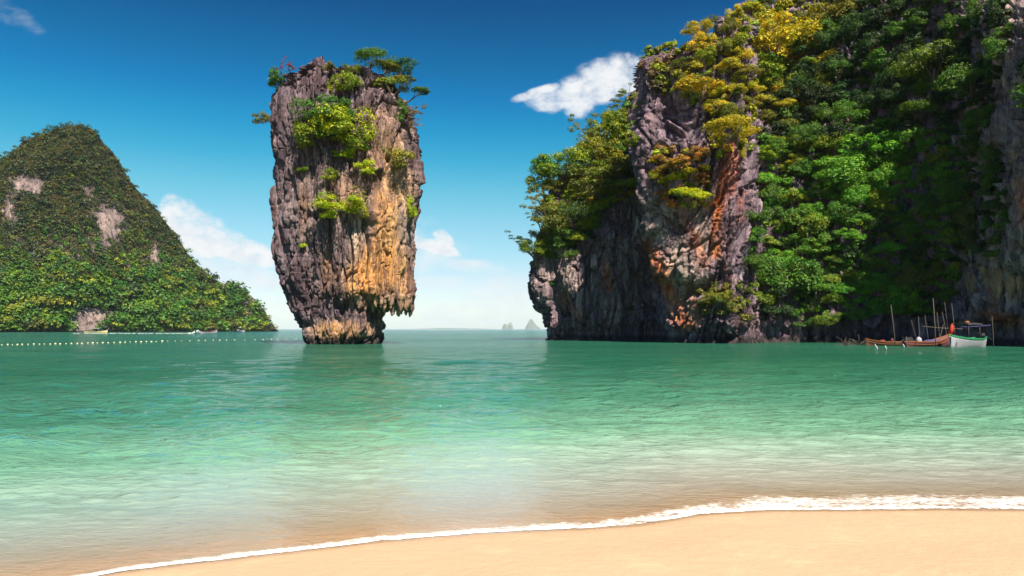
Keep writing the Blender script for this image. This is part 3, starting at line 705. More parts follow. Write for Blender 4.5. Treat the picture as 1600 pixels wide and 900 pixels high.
def crown(kind, seed):
    r = np.random.default_rng(seed); Ps = []; Ns = []; cl = []
    if kind == 'round':
        n = int(r.integers(20, 27)); leaf = 0.046
        for k in range(n):
            a = r.uniform(0, 6.28); q = math.sqrt(r.uniform(0.02, 1)) * 0.76; z = r.uniform(-0.4, 0.62) * (1 - 0.45 * q)
            cl.append(((q * math.cos(a), q * math.sin(a), z), np.array([1, 1, 0.8]) * r.uniform(0.15, 0.36)))
        per = 185
    elif kind == 'layered':
        n = int(r.integers(18, 24)); leaf = 0.046
        for k in range(n):
            a = r.uniform(0, 6.28); q = math.sqrt(r.uniform(0.03, 1)) * 0.8; z = 0.5 * (1 - q * q) - 0.35 * r.uniform(0, 1)
            cl.append(((q * math.cos(a), q * math.sin(a), z), np.array([1, 1, 0.5]) * r.uniform(0.16, 0.36)))
        per = 190
    elif kind == 'shrub':
        n = int(r.integers(13, 18)); leaf = 0.06
        for k in range(n):
            a = r.uniform(0, 6.28); q = math.sqrt(r.uniform(0, 1)) * 0.62; z = r.uniform(-0.4, 0.35)
            cl.append(((q * math.cos(a), q * math.sin(a), z), np.array([1, 1, 0.9]) * r.uniform(0.14, 0.36)))
        per = 150
    elif kind == 'sparse':
        n = int(r.integers(16, 22)); leaf = 0.045
        for k in range(n):
            a = r.uniform(0, 6.28); q = math.sqrt(r.uniform(0.1, 1)) * 0.9; z = r.uniform(-0.5, 0.5)
            cl.append(((q * math.cos(a), q * math.sin(a), z), np.array([1, 1, 0.6]) * r.uniform(0.09, 0.2)))
        per = 80
    elif kind == 'hanging':
        n = 12; leaf = 0.05
        for k in range(n):
            a = r.uniform(0, 6.28); q = r.uniform(0, 0.45); z = r.uniform(-1.1, 0.4)
            cl.append(((q * math.cos(a), q * math.sin(a), z), np.array([0.6, 0.6, 1.35]) * r.uniform(0.2, 0.34)))
        per = 240
    for c, rad in cl:
        P_, N_ = shell(c, rad, per, r, -0.45); Ps.append(P_); Ns.append(N_)
    P_ = np.concatenate(Ps); N_ = np.concatenate(Ns)
    V, Fc = leaves(P_, N_, leaf, r)
    cid = np.concatenate([np.full(len(p), r.uniform(-0.18, 0.18)) for p in Ps])
    lv = np.clip(r.beta(2, 2.6, len(Fc)) + cid, 0, 1)
    me = npmesh('crown', V, Fc, False, [('lv', 'FACE', 'FLOAT', lv)]); me.materials.append(M_LEAF)
    return me, [np.array(c) for c, _ in cl]
CR = {k: [crown(k, 100 * i + j) for j in range(4 if k in ('round', 'shrub', 'layered') else 2)] for i, k in enumerate(('round', 'layered', 'shrub', 'sparse', 'hanging'))}
def tuft(seed):
    r = random.Random(seed); V = []; Fs = []
    for k in range(46):
        a = r.uniform(0, 6.28); e = r.uniform(-0.1, 1.35); L = r.uniform(0.7, 1.0)
        dx, dy = math.cos(a), math.sin(a); p = [Vector((0, 0, 0))]
        for s_ in range(1, 5):
            f_ = s_ / 4; ee = e - 0.9 * f_ * f_
            p.append(p[-1] + Vector((dx * math.cos(ee), dy * math.cos(ee), math.sin(ee))) * L / 4)
        sd = Vector((-dy, dx, 0)); o = len(V)
        for i, q_ in enumerate(p):
            wdt = 0.045 * (1 - (i / 4) ** 2) + 0.004; V += [tuple(q_ + sd * wdt), tuple(q_ - sd * wdt)]
        Fs += [(o + 2 * i, o + 2 * i + 1, o + 2 * i + 3, o + 2 * i + 2) for i in range(4)]
    lv = np.random.default_rng(seed).uniform(0.2, 0.9, len(Fs))
    me = npmesh('leaf_rosette', np.array(V), np.array(Fs), False, [('lv', 'FACE', 'FLOAT', lv)]); me.materials.append(M_LEAF); return me
TUFT = [tuft(1), tuft(2)]

def plant(root, centre, R, kind, tint, label, cat='tree', group=None, rnd=random, name=None, squash=1.0, limbs=4, trunkr=None):
    """an Empty at the foot, a bent trunk with limbs reaching the leaf clumps, and a leafy crown"""
    e = link(name or ('tree' if cat == 'tree' else 'shrub'), None, loc=root); tag(e, label, cat, group)
    me, cl = CR[kind][rnd.randrange(len(CR[kind]))]
    rz = rnd.uniform(0, 6.28); d = Vector(centre) - Vector(root)
    c = link('crown', me, None, e, d); c.rotation_euler = (rnd.uniform(-.15, .15), rnd.uniform(-.15, .15), rz); c.scale = (R, R, R * squash)
    c.color = (*tint, 1)
    tr = trunkr or max(0.035, 0.055 * R)
    mid = d * 0.55 + Vector((0, 0, -0.12 * R)) - Vector((d.x, d.y, 0)) * 0.02
    mb_ = MB(); mb_.tube([(0, 0, 0), mid * 0.5 + Vector((rnd.uniform(-.1, .1) * R, 0, 0)), mid, d * 0.95], [tr * 1.3, tr, tr * 0.8, tr * 0.4], 6)
    for k in range(limbs):
        q_ = cl[rnd.randrange(len(cl))]; cz, sz = math.cos(rz), math.sin(rz)
        e2 = d + Vector((q_[0] * cz - q_[1] * sz, q_[0] * sz + q_[1] * cz, q_[2] * squash)) * R * 0.95
        m2 = mid.lerp(e2, 0.5) + Vector((rnd.uniform(-.1, .1), rnd.uniform(-.1, .1), -0.08)) * R
        mb_.tube([mid * 0.85, m2, e2], [tr * 0.6, tr * 0.4, tr * 0.12], 4)
    link('trunk' if cat == 'tree' else 'stem', mb_.mesh('trunk'), M_BARK, e)
    return e
GREEN = (0.082, 0.165, 0.018); DGREEN = (0.036, 0.082, 0.020); YG = (0.21, 0.255, 0.012); GOLD = (0.42, 0.33, 0.014); OLIVE = (0.15, 0.15, 0.022)  # GOLD puts the warm sunlight of the upper trees into leaf colour
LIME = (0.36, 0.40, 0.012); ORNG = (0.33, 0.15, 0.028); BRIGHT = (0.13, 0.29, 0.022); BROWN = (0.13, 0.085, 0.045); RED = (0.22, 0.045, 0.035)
def vary(c, r, k=0.18): 
    f_ = 1 + r.uniform(-k, k); return tuple(max(0.003, v * f_ * (1 + r.uniform(-0.1, 0.1))) for v in c)

# --- plants of the sea stack, one by one
rs = random.Random(11)
SG = 'plants growing on the sea stack'
stackplants = [
 (432, 122, 17, 'shrub', GREEN, 'green bush with reddish top at the upper left edge of the sea stack', None, 1.2),
 (448, 102, 12, 'sparse', RED, 'reddish brown twiggy bush on the top left rim of the sea stack', None, 1),
 (408, 186, 12, 'shrub', OLIVE, 'tiny olive bush jutting out left from the side of the sea stack', (426, 188), 1),
 (506, 178, 32, 'round', GREEN, 'dark green spreading bush high on the front of the sea stack', None, 0.9),
 (482, 190, 20, 'round', GREEN, 'green leafy bush left of the dark spreading bush on the sea stack', None, 0.9),
 (480, 214, 24, 'shrub', YG, 'yellow green bush low at the left of the sea stack front cluster', None, 0.9),
 (537, 200, 38, 'round', LIME, 'brightest lime green bush in the middle of the sea stack front', None, 0.85),
 (560, 222, 22, 'shrub', YG, 'yellow green bush under the right side of the lime bush on the sea stack', None, 0.8),
 (534, 240, 16, 'shrub', LIME, 'flat lime green clump just beneath the brightest bush of the sea stack', None, 0.6),
 (571, 262, 17, 'shrub', LIME, 'small lime bush hanging at the lower right of the sea stack cluster', None, 0.9),
 (518, 274, 15, 'shrub', YG, 'small green bush in a notch below the sea stack front cluster', None, 0.8),
 (472, 264, 9, 'shrub', YG, 'very small yellow bush on the left face of the sea stack', None, 0.8),
 (532, 322, 30, 'round', LIME, 'yellow green bush alone halfway down the sea stack', None, 0.62),
 (512, 336, 15, 'shrub', LIME, 'little yellow bush at the left foot of the halfway bush on the sea stack', None, 0.6),
 (627, 250, 20, 'shrub', (0.26, 0.22, 0.03), 'pale yellow bush on the upper right side of the sea stack', None, 1.0),
 (600, 232, 11, 'sparse', (0.26, 0.20, 0.03), 'thin yellowed bush left of the pale yellow bush on the sea stack', None, 1.2),
 (643, 316, 12, 'hanging', LIME, 'bright hanging bush on the right edge of the sea stack', None, 1.1),
 (580, 92, 21, 'layered', GREEN, 'wind bent green tree on the very top of the sea stack', (574, 118), 0.9),
 (603, 104, 16, 'layered', OLIVE, 'flat olive tree beside the bent tree on top of the sea stack', (598, 122), 0.6),
 (626, 107, 24, 'layered', GREEN, 'largest flat crowned tree at the top right of the sea stack', (610, 140), 0.75),
 (614, 136, 22, 'layered', YG, 'yellow green tree under the largest flat crown of the sea stack', (606, 160), 0.9),
 (634, 126, 14, 'layered', OLIVE, 'small olive crown at the right edge of the sea stack top', (612, 150), 0.7),
 (658, 143, 14, 'layered', GREEN, 'small round tree reaching out right into the sky from the sea stack', (632, 160), 0.8),
 (645, 172, 17, 'sparse', (0.20, 0.13, 0.05), 'dry brown bush on the right edge of the sea stack', (634, 182), 0.9),
 (648, 192, 12, 'sparse', ORNG, 'dry orange twigs low on the right edge of the sea stack', (636, 196), 0.6),
 (628, 168, 13, 'hanging', GREEN, 'dark green hanging bush left of the dry brown bush on the sea stack', None, 1.0),
 (543, 130, 19, 'shrub', YG, 'yellow green bush in the cleft below the sea stack rim', None, 1.0),
 (516, 106, 12, 'shrub', OLIVE, 'olive bush beside the pointed knob of the sea stack rim', (516, 116), 0.9),
 (548, 106, 13, 'shrub', OLIVE, 'low olive bush in the middle of the sea stack rim', (548, 118), 0.7),
 (518, 130, 11, 'hanging', YG, 'narrow hanging bush left of the cleft of the sea stack', None, 1.1),
 (475, 383, 7, 'shrub', LIME, 'tiny yellow tuft low on the grey left face of the sea stack', None, 1.0),
 (560, 300, 11, 'sparse', YG, 'thin bush above the halfway bush on the sea stack', None, 1.0),
 (570, 338, 8, 'shrub', LIME, 'small yellow tuft right of the halfway bush on the sea stack', None, .8),
]
for (px, py, rp, kind, col, lab, rt, sq) in stackplants:
    h_ = hit(BV_S, *(rt or (px, py + rp * 0.35)))
    if h_ is None:
        for k in range(1, 60):
            h_ = hit(BV_S, px + (540 - px) * k / 60, py + (200 - py) * k / 60 + rp * 0.3)
            if h_: break
    R = rp * h_[0].y / F * 1.45
    root = h_[0] - h_[1] * 0.1 + Vector((0, 0.1, 0))
    if rt: cen = at(px, py, h_[0].y - 0.1)
    else: cen = at(px, py, h_[0].y - R * 0.45)
    plant(root, cen, R, kind, vary(col, rs, 0.08), lab, 'tree' if rp > 19 else 'shrub', SG, rs, squash=sq)

# --- cliff vegetation
def inpoly(x, y, poly):
    c = False; n = len(poly); j = n - 1
    for i in range(n):
        xi, yi = poly[i]; xj, yj = poly[j]
        if (yi > y) != (yj > y) and x < (xj - xi) * (y - yi) / (yj - yi) + xi: c = not c
        j = i
    return c
hero = [  # px, py, radius px, kind, tint, label, squash
 (1215, 62, 62, 'round', GOLD, 'large golden crowned tree on the crest right of the bare summit', 0.95),
 (1298, 22, 40, 'round', (0.24, 0.19, 0.03), 'bronze tree at the top edge right of the large golden tree', 1.0),
 (1186, 110, 36, 'round', YG, 'yellow green tree below left of the large golden tree', 0.9),
 (1098, 140, 38, 'layered', GOLD, 'golden bush hanging over the grey face of the central buttress', 0.8),
 (1140, 205, 44, 'layered', GOLD, 'broad golden tree at the head of the orange streak', 0.8),
 (1060, 250, 44, 'sparse', ORNG, 'thin orange leaved tree on the ledge of the central buttress', 0.8),
 (1048, 262, 34, 'layered', (0.30, 0.19, 0.02), 'golden orange crown on the buttress ledge', 0.6),
 (1078, 306, 34, 'layered', LIME, 'lime and gold bush at the lower end of the buttress ledge', 0.6),
 (1120, 465, 30, 'shrub', (0.19, 0.17, 0.02), 'olive yellow bush low on the buttress beside the orange rock', 0.8),
 (980, 290, 30, 'layered', YG, 'yellow green crown against the left edge of the central buttress', 0.7),
 (948, 205, 42, 'round', YG, 'round yellow green tree high on the left shoulder', 0.9),
 (966, 165, 28, 'sparse', OLIVE, 'thin tree in front of the sky at the top of the left shoulder', 0.9),
 (975, 200, 34, 'round', YG, 'yellow green tree tucked against the summit rock, topmost of the left shoulder', 1.0),
 (938, 240, 36, 'round', (0.26, 0.24, 0.02), 'golden green tree in the middle of the left shoulder', 0.9),
 (856, 345, 34, 'round', OLIVE, 'dull olive tree low at the outer left edge of the headland', 1.0),
 (925, 290, 44, 'round', OLIVE, 'grey green tree in the middle of the left headland', 0.9),
 (880, 262, 46, 'round', YG, 'sunlit yellow tree at the front of the left shoulder', 0.85),
 (912, 190, 26, 'sparse', OLIVE, 'small bare branched tree on the shoulder skyline', 0.9),
 (815, 372, 26, 'sparse', DGREEN, 'thin dark tree leaning out over the water from the far left edge', 0.7),
 (840, 310, 32, 'sparse', OLIVE, 'dusty olive tree at the outer left edge of the headland', 0.9),
 (886, 335, 34, 'round', DGREEN, 'dark green tree hanging over the rock of the left headland', 0.9),
 (1460, 105, 56, 'layered', (0.085, 0.13, 0.014), 'big dome of layered green foliage high in the gully', 1.0),
 (1520, 130, 48, 'layered', GREEN, 'dark layered tree right of the big green dome', 1.1),
 (1432, 175, 32, 'layered', GREEN, 'stepped green boughs under the left side of the big dome', 0.8),
 (1370, 240, 50, 'round', BRIGHT, 'bright mid green tree at the centre of the shaded gully', 0.85),
 (1310, 270, 44, 'round', BRIGHT, 'light green tree left of the central bright tree', 0.9),
 (1230, 430, 50, 'round', (0.07, 0.16, 0.018), 'fresh green tree low at the left of the gully', 0.9),
 (1275, 455, 34, 'layered', (0.10, 0.19, 0.02), 'yellowish green tree low beside the fresh green tree', 0.9),
 (1240, 150, 34, 'round', DGREEN, 'dark tree between the golden tree and the gully', 1.0),
 (1450, 440, 40, 'layered', OLIVE, 'olive tree right above the moored boats', 1.1),
 (1420, 460, 30, 'shrub', BRIGHT, 'vivid green bush left above the moored boats', 1.2),
 (1510, 330, 38, 'hanging', (0.12, 0.13, 0.03), 'curtain of hanging yellowish creeper on the right wall', 1.2),
 (1540, 250, 30, 'hanging', GREEN, 'green creeper hanging beside the right wall buttress', 1.2),
 (1178, 368, 20, 'shrub', GREEN, 'small green bush alone right of the orange streak', 1.2),
 (1388, 22, 10, 'shrub', RED, 'small red leaved bush in the dark top of the gully', 1.0),
 (1395, 50, 12, 'shrub', RED, 'dull red bush under the small red bush', 1.0),
 (1495, 415, 10, 'shrub', GOLD, 'small golden bush at the foot of the hanging creeper', 1.0),
]
rc = random.Random(23)
taken = []
for (px, py, rp, kind, col, lab, sq) in hero:
    h_ = hit(BV_C, px, py + rp * 0.5) or hit(BV_C, px + 12, py + rp * 1.3) or hit(BV_C, px + 30, py + rp * 1.8) or hit(BV_C, px + 45, py + rp * 2.4)
    if h_ is None: print('MISS', lab); continue
    Yd = h_[0].y
    R = rp * Yd / F * 1.05
    cen = at(px, py, Yd - R * 0.55); root = h_[0] + Vector((0, 0.3, -0.1))
    plant(root, cen, R, kind, vary(col, rc, 0.05), lab, 'tree' if rp > 22 else 'shrub', 'trees and bushes on the right cliffs', rc, squash=sq)
    taken.append((px, py, rp * 0.75))
zones = [
 # poly, spacing, radius range, kinds, palette, where text, group
 ([(806, 350), (822, 290), (850, 250), (900, 200), (945, 160), (985, 130), (990, 200), (985, 270), (995, 310), (950, 318), (925, 342), (895, 382), (860, 400), (828, 388)], 21, (20, 30), ('round', 'round', 'shrub', 'sparse'), (YG, OLIVE, GREEN, YG, (0.26, 0.22, 0.02), YG), 'on the left shoulder'),
 ([(835, 380), (870, 385), (900, 350), (935, 340), (930, 370), (890, 400), (845, 400)], 30, (12, 18), ('shrub', 'hanging'), (DGREEN, GREEN), 'hanging over the left headland'),
 ([(1070, 45), (1130, 30), (1180, 5), (1290, -10), (1300, 60), (1290, 130), (1230, 200), (1190, 190), (1180, 150), (1150, 180), (1085, 160), (1065, 130), (1060, 90)], 22, (18, 28), ('round', 'layered', 'shrub', 'shrub'), (GOLD, YG, GOLD, OLIVE, (0.20, 0.18, 0.02)), 'on the buttress crest'),
 ([(1000, 80), (1060, 40), (1070, 130), (1040, 150), (1010, 130)], 27, (9, 14), ('sparse', 'shrub'), (OLIVE, BROWN, YG), 'among the summit rocks'),
 ([(1020, 235), (1105, 235), (1110, 320), (1050, 325), (1020, 280)], 26, (14, 20), ('layered', 'shrub', 'sparse'), (GOLD, ORNG, LIME), 'on the ledge of the central buttress'),
 ([(1110, 170), (1180, 170), (1170, 235), (1120, 240)], 20, (15, 22), ('shrub', 'hanging'), (GOLD, YG), 'above the orange streak'),
 ([(1225, 130), (1310, -5), (1430, -5), (1420, 200), (1330, 210), (1250, 220), (1205, 240), (1200, 190)], 26, (24, 36), ('round', 'shrub', 'round'), (DGREEN, DGREEN, GREEN, (0.03, 0.05, 0.02)), 'in the dark gully top'),  # dark palette: shade of the gully top put into the leaf colour
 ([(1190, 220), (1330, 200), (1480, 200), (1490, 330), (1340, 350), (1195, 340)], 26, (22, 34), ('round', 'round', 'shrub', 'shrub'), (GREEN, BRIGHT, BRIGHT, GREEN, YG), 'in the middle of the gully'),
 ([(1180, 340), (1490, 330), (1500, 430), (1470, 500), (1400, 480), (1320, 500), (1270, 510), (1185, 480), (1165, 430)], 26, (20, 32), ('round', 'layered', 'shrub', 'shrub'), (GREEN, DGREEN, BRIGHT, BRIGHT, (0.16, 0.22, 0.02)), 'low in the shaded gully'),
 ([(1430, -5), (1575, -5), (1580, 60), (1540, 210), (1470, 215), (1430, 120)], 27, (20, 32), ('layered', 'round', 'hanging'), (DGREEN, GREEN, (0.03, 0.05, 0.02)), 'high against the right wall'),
 ([(1475, 220), (1560, 230), (1575, 330), (1560, 400), (1500, 410), (1480, 330)], 29, (12, 20), ('hanging', 'shrub'), (GREEN, (0.09, 0.11, 0.03), DGREEN), 'on the face of the right wall'),
 ([(1085, 445), (1170, 450), (1170, 500), (1100, 490)], 28, (12, 16), ('shrub', 'sparse'), ((0.15, 0.14, 0.02), OLIVE), 'low beside the orange rock'),
 ([(850, 440), (1010, 360), (1010, 480), (870, 500)], 66, (7, 10), ('shrub', 'sparse'), (DGREEN, GREEN), 'low on the left headland'),
]
cname = {GOLD: 'golden', YG: 'yellow green', OLIVE: 'olive', GREEN: 'green', DGREEN: 'dark green', BRIGHT: 'bright green', LIME: 'lime', ORNG: 'orange', BROWN: 'brown'}
kn = {'round': 'round crowned', 'layered': 'flat layered', 'shrub': 'bushy', 'sparse': 'thin leaved', 'hanging': 'trailing'}
nz = 0; zoned = []
for zi, (poly, sp, (r0, r1), kinds, pal, where) in enumerate(zones):
    pts = []; xs0 = [p[0] for p in poly]; ys0 = [p[1] for p in poly]
    for tr_ in range(5000):
        px = rc.uniform(min(xs0), max(xs0)); py = rc.uniform(min(ys0), max(ys0))
        if not inpoly(px, py, poly): continue
        if any((px - a) ** 2 + (py - b) ** 2 < sp * sp for a, b in pts): continue
        if any((px - a) ** 2 + (py - b) ** 2 < (c * 0.62) ** 2 for a, b, c in taken): continue
        pts.append((px, py))
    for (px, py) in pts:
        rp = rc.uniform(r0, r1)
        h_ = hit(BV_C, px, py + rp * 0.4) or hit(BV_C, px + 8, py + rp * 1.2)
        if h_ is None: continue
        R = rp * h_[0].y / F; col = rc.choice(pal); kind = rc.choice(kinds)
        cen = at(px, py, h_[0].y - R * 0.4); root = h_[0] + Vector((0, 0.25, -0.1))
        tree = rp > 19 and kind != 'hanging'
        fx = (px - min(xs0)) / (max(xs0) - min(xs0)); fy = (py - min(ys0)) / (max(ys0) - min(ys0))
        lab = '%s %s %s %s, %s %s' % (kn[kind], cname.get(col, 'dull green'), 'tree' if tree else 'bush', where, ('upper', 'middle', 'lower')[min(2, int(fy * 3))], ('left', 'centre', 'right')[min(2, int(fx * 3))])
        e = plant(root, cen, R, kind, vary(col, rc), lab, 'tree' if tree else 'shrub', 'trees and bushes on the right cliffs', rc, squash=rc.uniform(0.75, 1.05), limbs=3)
        zoned.append((lab, px, e))
        nz += 1
from collections import defaultdict
same = defaultdict(list)
for lab, px, e in zoned: same[lab].append((px, e))
words = {2: ['left of two', 'right of two'], 3: ['leftmost', 'between its two likes', 'rightmost'], 4: ['leftmost', 'second from left', 'third from left', 'rightmost'], 5: ['leftmost', 'second from left', 'third from left', 'fourth from left', 'rightmost']}
for lab, L_ in same.items():
    if len(L_) in words:
        for (px, e), wd_ in zip(sorted(L_, key=lambda a: a[0]), words[len(L_)]): e['label'] = lab.replace(',', ' ' + wd_ + ',', 0) + ' ' + wd_
for lab, L_ in same.items():
    for px, e in L_:
        e['label'] = e['label'].replace('round crowned', 'round').replace('flat layered', 'flat').replace('thin leaved', 'thin').replace('dull green', 'dull')
        ws = e['label'].split()
        if len(ws) > 16: e['label'] = e['label'].replace(' of the headland', '').replace(' in the shaded gully near the water', ' at the gully foot')
for lab, L_ in same.items():
    for px, e in L_:
        ws = e['label'].split()
        if len(ws) > 16: e['label'] = ' '.join(w_ for w_ in e['label'].replace('on the face of the', 'on the').replace('of the central buttress', 'of the buttress').replace('between its two likes', 'middle one').split() if w_ not in ('crowned', 'leaved'))
        if len(e['label'].split()) > 16: print('LONG', e['label'])
print('zone plants', nz)
# woodland on the crest and flanks of the cliff, past the edges of the view
def farlite(seed, n=26):
    r = np.random.default_rng(seed); Ps = []; Ns = []
    for k in range(4):
        a = r.uniform(0, 6.28); q = math.sqrt(r.uniform(0, 1)) * 0.6
        P_, N_ = shell((q * math.cos(a), q * math.sin(a), r.uniform(-0.2, 0.5)), np.array([1, 1, .85]) * r.uniform(0.35, 0.6), n, r, -0.3); Ps.append(P_); Ns.append(N_)
    V, Fc = leaves(np.concatenate(Ps), np.concatenate(Ns), 0.17 if n < 40 else 0.2, r, 0.6, False)
    return V, Fc, np.clip(r.beta(2, 2.5, len(Fc)), 0, 1)
lite = [farlite(600 + k, 22) for k in range(8)]
def fine(seed):
    r = np.random.default_rng(seed); Ps = []; Ns = []
    for k in range(7):
        a = r.uniform(0, 6.28); q = math.sqrt(r.uniform(0, 1)) * 0.65
        P_, N_ = shell((q * math.cos(a), q * math.sin(a), r.uniform(-0.2, 0.5)), np.array([1, 1, .85]) * r.uniform(0.25, 0.45), 110, r, -0.3); Ps.append(P_); Ns.append(N_)
    V, Fc = leaves(np.concatenate(Ps), np.concatenate(Ns), 0.085, r, 0.6, False)
    return V, Fc, np.clip(r.beta(2, 2.5, len(Fc)), 0, 1)
big = [fine(700 + k) for k in range(4)]
def mass(name, items, protos, r, label):
    VV = []; FF = []; LL = []; TT = []; off = 0
    for (p, R, col) in items:
        V_, F_, L_ = protos[r.randrange(len(protos))]; a = r.uniform(0, 6.28); ca, sa = math.cos(a), math.sin(a)
        V2 = np.stack([V_[:, 0] * ca - V_[:, 1] * sa, V_[:, 0] * sa + V_[:, 1] * ca, V_[:, 2]], 1) * R + np.array(p)
        VV.append(V2); FF.append(F_ + off); off += len(V2); LL.append(L_); TT.append(np.repeat(np.array([[*col, 1.0]]), len(F_), 0))
    fm = npmesh(name, np.concatenate(VV), np.concatenate(FF), False, [('lv', 'FACE', 'FLOAT', np.concatenate(LL)), ('tint', 'FACE', 'FLOAT_COLOR', np.concatenate(TT))])
    o = link(name, fm, M_LEAFS); tag(o, label, 'woodland', kind='stuff'); return o
items = []
for tr_ in range(2600):
    i = rc.randrange(200, PC.shape[0] - 14); j = rc.randrange(20, PC.shape[1] - 4)
    p = Vector(PC[i, j]); px, py = proj(np.array([p]))[0][0], proj(np.array([p]))[1][0]
    if -40 < py < 560 and 780 < px < 1640: continue
    if p.z < 9 or len(items) >= 170: continue
    R = rc.uniform(1.6, 2.6); n_ = Vector(Nn[i, j]); items.append((p + n_ * R * 0.3 + Vector((0, 0, R * 0.4)), R, vary(rc.choice((GREEN, DGREEN, OLIVE, YG)), rc)))
under = []; ru = random.Random(77)
for zi, (poly, sp, (r0, r1), kinds, pal, where) in enumerate(zones[:12]):
    xs0 = [p[0] for p in poly]; ys0 = [p[1] for p in poly]; pts = []
    for tr_ in range(2600):
        px = ru.uniform(min(xs0) - 6, max(xs0) + 6); py = ru.uniform(min(ys0) - 4, max(ys0) + 6)
        if not inpoly(px, py, poly): continue
        if any((px - a) ** 2 + (py - b) ** 2 < 150 for a, b in pts): continue
        if zi in (1, 3, 10, 11) and ru.random() < 0.55: continue
        pts.append((px, py)); h_ = hit(BV_C, px, py)
        if h_ is None: continue
        R = ru.uniform(8, 15) * h_[0].y / F
        under.append((h_[0] + h_[1] * R * 0.25, R, vary(ru.choice(pal), ru, 0.3)))
print('undergrowth', len(under))
bush = [farlite(800 + k, 62) for k in range(6)]
uo = mass('undergrowth', under, bush, ru, 'low shrubs and creepers filling the gaps between the cliff trees'); uo['category'] = 'undergrowth'
mass('woodland', items, big, rc, 'thick green woodland covering the crest of the right cliffs')
# leaf rosettes on slim stems above the boats
for (px, py, rp, lab) in ((1348, 405, 16, 'spiky green rosette plant, tallest of three in the gully'), (1340, 430, 15, 'spiky green rosette plant, lowest left of three in the gully'), (1366, 437, 13, 'spiky green rosette plant, lower right of three in the gully')):
    h_ = hit(BV_C, px, py + 25)
    if h_ is None: continue
    R = rp * h_[0].y / F; cen = at(px, py, h_[0].y - 1.6); root = h_[0]
    e = link('rosette_plant', None, loc=root); tag(e, lab, 'plant', 'spiky rosette plants in the gully')
    c = link('leaf_rosette', TUFT[rp % 2], None, e, cen - root); c.scale = (R, R, R); c.color = (0.09, 0.2, 0.02, 1)
    link('stem', MB().tube([(0, 0, 0), (cen - root) * 0.5 + Vector((0.2, 0, -0.3)), cen - root], [0.08, 0.06, 0.05], 6).mesh('stem'), M_BARK, e)

# bare hanging roots and vines
rv = random.Random(31)
for k in range(34):
    px = rv.choice((rv.uniform(1300, 1420), rv.uniform(1480, 1575), rv.uniform(1300, 1480))); py = rv.uniform(380, 470) if px < 1480 else rv.uniform(180, 420)
    h_ = hit(BV_C, px, py)
    if not h_: continue
    L = rv.uniform(1.5, 4.0); p = h_[0] + h_[1] * 0.25
    pts = [Vector((rv.uniform(-.25, .25) * i / 3, rv.uniform(-.15, .15), -L * i / 6)) for i in range(7)]
    o = link('hanging_root', MB().tube(pts, [0.05, .045, .04, .04, .03, .025, .015], 5).mesh('root'), M_BARK, None, p)
    tag(o, 'thin grey root hanging down the shaded rock of the gully' if px < 1480 else 'thin grey root hanging down the right wall', 'root', 'roots hanging on the right cliffs')

# --- forest of the left hill
def farcrown(seed):
    r = np.random.default_rng(seed); Ps = []; Ns = []
    for k in range(7):
        a = r.uniform(0, 6.28); q = math.sqrt(r.uniform(0, 1)) * 0.6
        P_, N_ = shell((q * math.cos(a), q * math.sin(a), r.uniform(-0.2, 0.5)), np.array([1, 1, .8]) * r.uniform(0.28, 0.5), 48, r, -0.3); Ps.append(P_); Ns.append(N_)
    V, Fc = leaves(np.concatenate(Ps), np.concatenate(Ns), 0.11, r, 0.6, True)
    return V, Fc, np.clip(r.beta(2, 2.5, len(Fc)), 0, 1)
far = []
for k in range(6):
    V_, F_, L_ = farcrown(500 + k)
    me = npmesh('crown', V_, F_, False, [('lv', 'FACE', 'FLOAT', L_)]); me.materials.append(M_LEAF); far.append(me)
rh = random.Random(41); pts = []
grid = {}
target = 5200
cxs = rng.uniform(-60, 432, 60000); cys = rng.uniform(180, 519, 60000)
wxs = cxs + 22 * perlin(cxs * .045, cys * .03, 1.5, 78) + 9 * perlin(cxs * .15, cys * .12, 1.5, 79); wys = cys + 16 * perlin(cxs * .045, cys * .03, 3.5, 80)
rks = rockp(wxs, wys)
for tr_ in range(60000):
    px = float(cxs[tr_]); py = float(cys[tr_])
    pt = float(np.interp(px, [a for a, _ in hp], [b for _, b in hp]))
    if py < pt - 4: continue
    rk_ = rks[tr_]
    if rh.random() < rk_ * 2.0 - 0.08: continue
    low = sm(np.array(py), 400, 500)
    sp = 4.4 + 2.6 * float(low) 
    key = (int(px / 8), int(py / 8))
    if any((px - a) ** 2 + (py - b) ** 2 < sp * sp for i in (-1, 0, 1) for j in (-1, 0, 1) for a, b in grid.get((key[0] + i, key[1] + j), ())): continue
    grid.setdefault(key, []).append((px, py))
    h_ = hit(BV_H, px, py)
    if h_ is None: continue
    pts.append((px, py, h_[0], h_[1], rh.choice((rh.uniform(0.6, 1.0), rh.uniform(0.8, 1.5)))))
def hillcol(px, py, r):
    f_ = float(sm(np.array(py + 0.0), 330, 470)); g_ = float(perlin(px * 0.02, py * 0.02, 0.3, 77))
    base = [(0.042, 0.062, 0.017), (0.078, 0.088, 0.018), (0.030, 0.052, 0.018), (0.085, 0.075, 0.026), (0.06, 0.078, 0.017)]
    lowc = [(0.075, 0.15, 0.014), (0.13, 0.19, 0.014), (0.045, 0.12, 0.016), (0.17, 0.18, 0.016), (0.035, 0.09, 0.018), (0.06, 0.13, 0.016)]
    c = r.choice(lowc) if r.random() < f_ + g_ * 0.6 else r.choice(base)
    return vary(tuple(v * (1.0 + 0.25 * f_) for v in c), r, 0.2)
